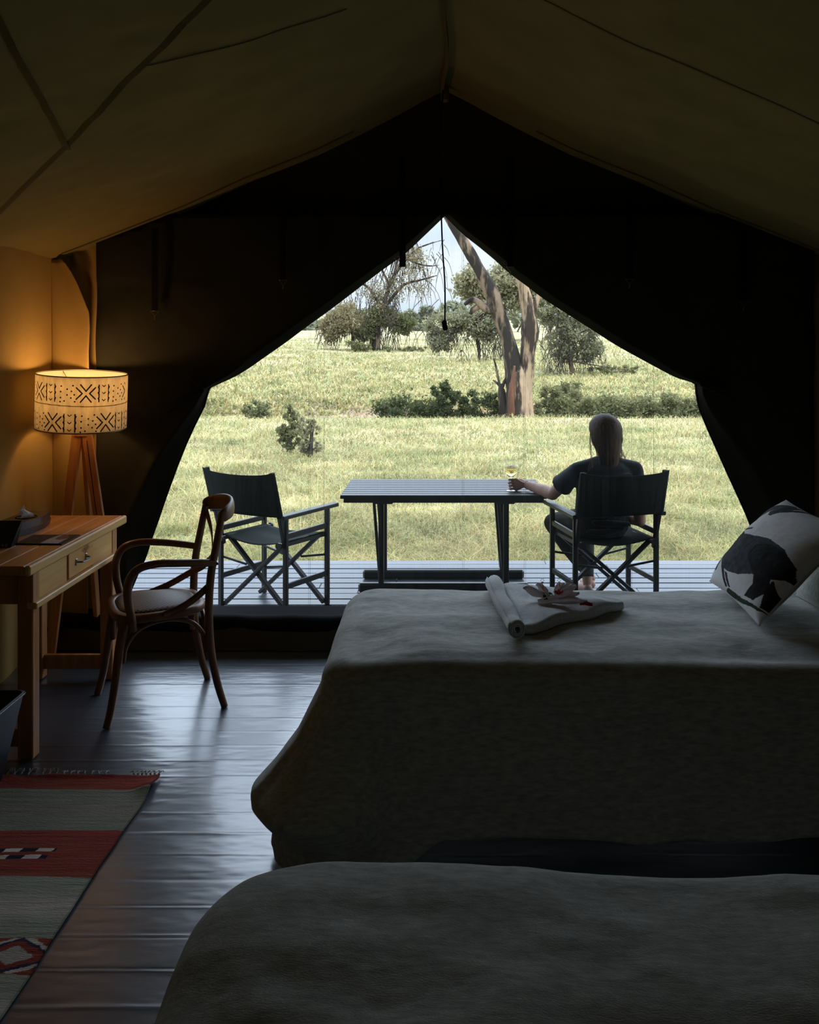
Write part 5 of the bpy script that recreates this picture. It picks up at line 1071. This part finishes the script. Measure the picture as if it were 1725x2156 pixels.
for (h_, k_k, a_k, f_) in ((LH, LK, LA, .80), (RH, RK, RA, .92)):
    cap(mb, [h_, (h_+k_k)/2, k_k], [.100, .084, .064]); e_ = k_k.lerp(a_k, f_); pts_ = [k_k-PO, k_k.lerp(a_k, f_*.5)-PO, e_-PO]; mb.tube(pts_, [.064, .062, .060 if f_ < .6 else .044], 16)
torso(mb, [((1.01, 5.70, .45), .165, .115), ((1.01, 5.70, .50), .178, .125), ((1.01, 5.70, .56), .16, .11)])
remesh(mb, 'trousers', M['trousers'], .006, 5)
# hair: skull cap flowing into a long fall down the back
rings = []
for (z, bw, bd, dy, dx) in ((.129, .012, .012, -.005, 0), (.124, .034, .035, -.006, 0), (.113, .056, .060, -.007, 0), (.096, .076, .082, -.008, 0), (.070, .094, .100, -.010, 0), (.035, .104, .106, -.014, 0), (-.005, .103, .098, -.022, 0), (-.045, .096, .082, -.032, .0), (-.085, .082, .062, -.046, .002), (-.125, .066, .044, -.056, .004), (-.165, .052, .030, -.062, .006), (-.205, .040, .020, -.066, .006), (-.235, .026, .012, -.068, .004)):
    c_ = hc+Vector((dx, 0, z))+fdh*dy*1.2; R_ = []
    for j in range(36):
        t = 2*PI*j/36; q = rdh*(bw*math.cos(t))+fdh*(bd*math.sin(t)); f = 1+.018*math.sin(j*5.1+z*30)+.012*math.sin(j*9.7)
        if math.sin(t) > .35 and z < .05: f *= .62      # cut away in front of the face
        R_.append(c_+q*f)
    rings.append(R_)
mb = MB(); mb.ring_loft(rings); mb.build('hair', M['hair'], pr, True)
mb = MB(); mb2 = MB(); r = random.Random(6)
for i in range(420):
    t = PI+PI*r.random() if r.random() < .8 else r.uniform(-.35, .0)+(0 if r.random() < .5 else PI+.35)
    c0, s0 = math.cos(t), math.sin(t); zst = r.uniform(.02, .11); rr0 = math.sqrt(max(.05, 1-(zst/.135)**2))
    ln = r.uniform(-.27, -.17); sp_ = r.uniform(.25, 1.15) if r.random() < .85 else r.uniform(1.1, 1.9)
    p = [hc+rdh*(.104*c0*rr0)+fdh*(.108*s0*rr0-.008)+Vector((0, 0, zst)), hc+rdh*(.107*c0)+fdh*(.104*s0-.016)+Vector((0, 0, -.005)), hc+rdh*(.098*c0)+fdh*(.075*s0-.036)+Vector((0, 0, -.06)), hc+rdh*(.066*c0*(.5+.5*sp_))+fdh*(.034*s0-.058)+Vector((0, 0, -.13)), hc+rdh*(.045*c0*sp_+r.uniform(-.012, .012))+fdh*(-.075)+Vector((0, 0, ln))]
    (mb if r.random() < .62 else mb2).tube(smooth_path(p, 4), .0011, 4, False)
for i in range(26):
    s_ = 1 if i % 3 else -1; a = r.uniform(.07, .11); p = [hc+rdh*(s_*.100)+Vector((0, 0, r.uniform(-.03, .03))), hc+rdh*(s_*(.104+r.uniform(0, .02)))-fdh*.02+Vector((0, 0, -.09)), hc+rdh*(s_*(.08+r.uniform(0, .06)))-fdh*.05+Vector((0, 0, -.16)), hc+rdh*(s_*(.09+r.uniform(0, .09)))-fdh*.05+Vector((0, 0, -.21-r.uniform(0, .04)))]
    mb2.tube(smooth_path(p, 4), .0007, 4, False)
o = mb.build('strands', M['hair'], pr, True); o['kind'] = 'stuff'; o = mb2.build('strands', M['hair_light'], pr, True); o['kind'] = 'stuff'; o['label'] = 'light blonde strands'
for (s_) in (-1, 1):
    mb = MB(); mb.sphere(hc+fdh*.086+rdh*(s_*.030)+Vector((0, 0, .012)), .0095, 10, 8); mb.build('eye', M['white'], pr, True)
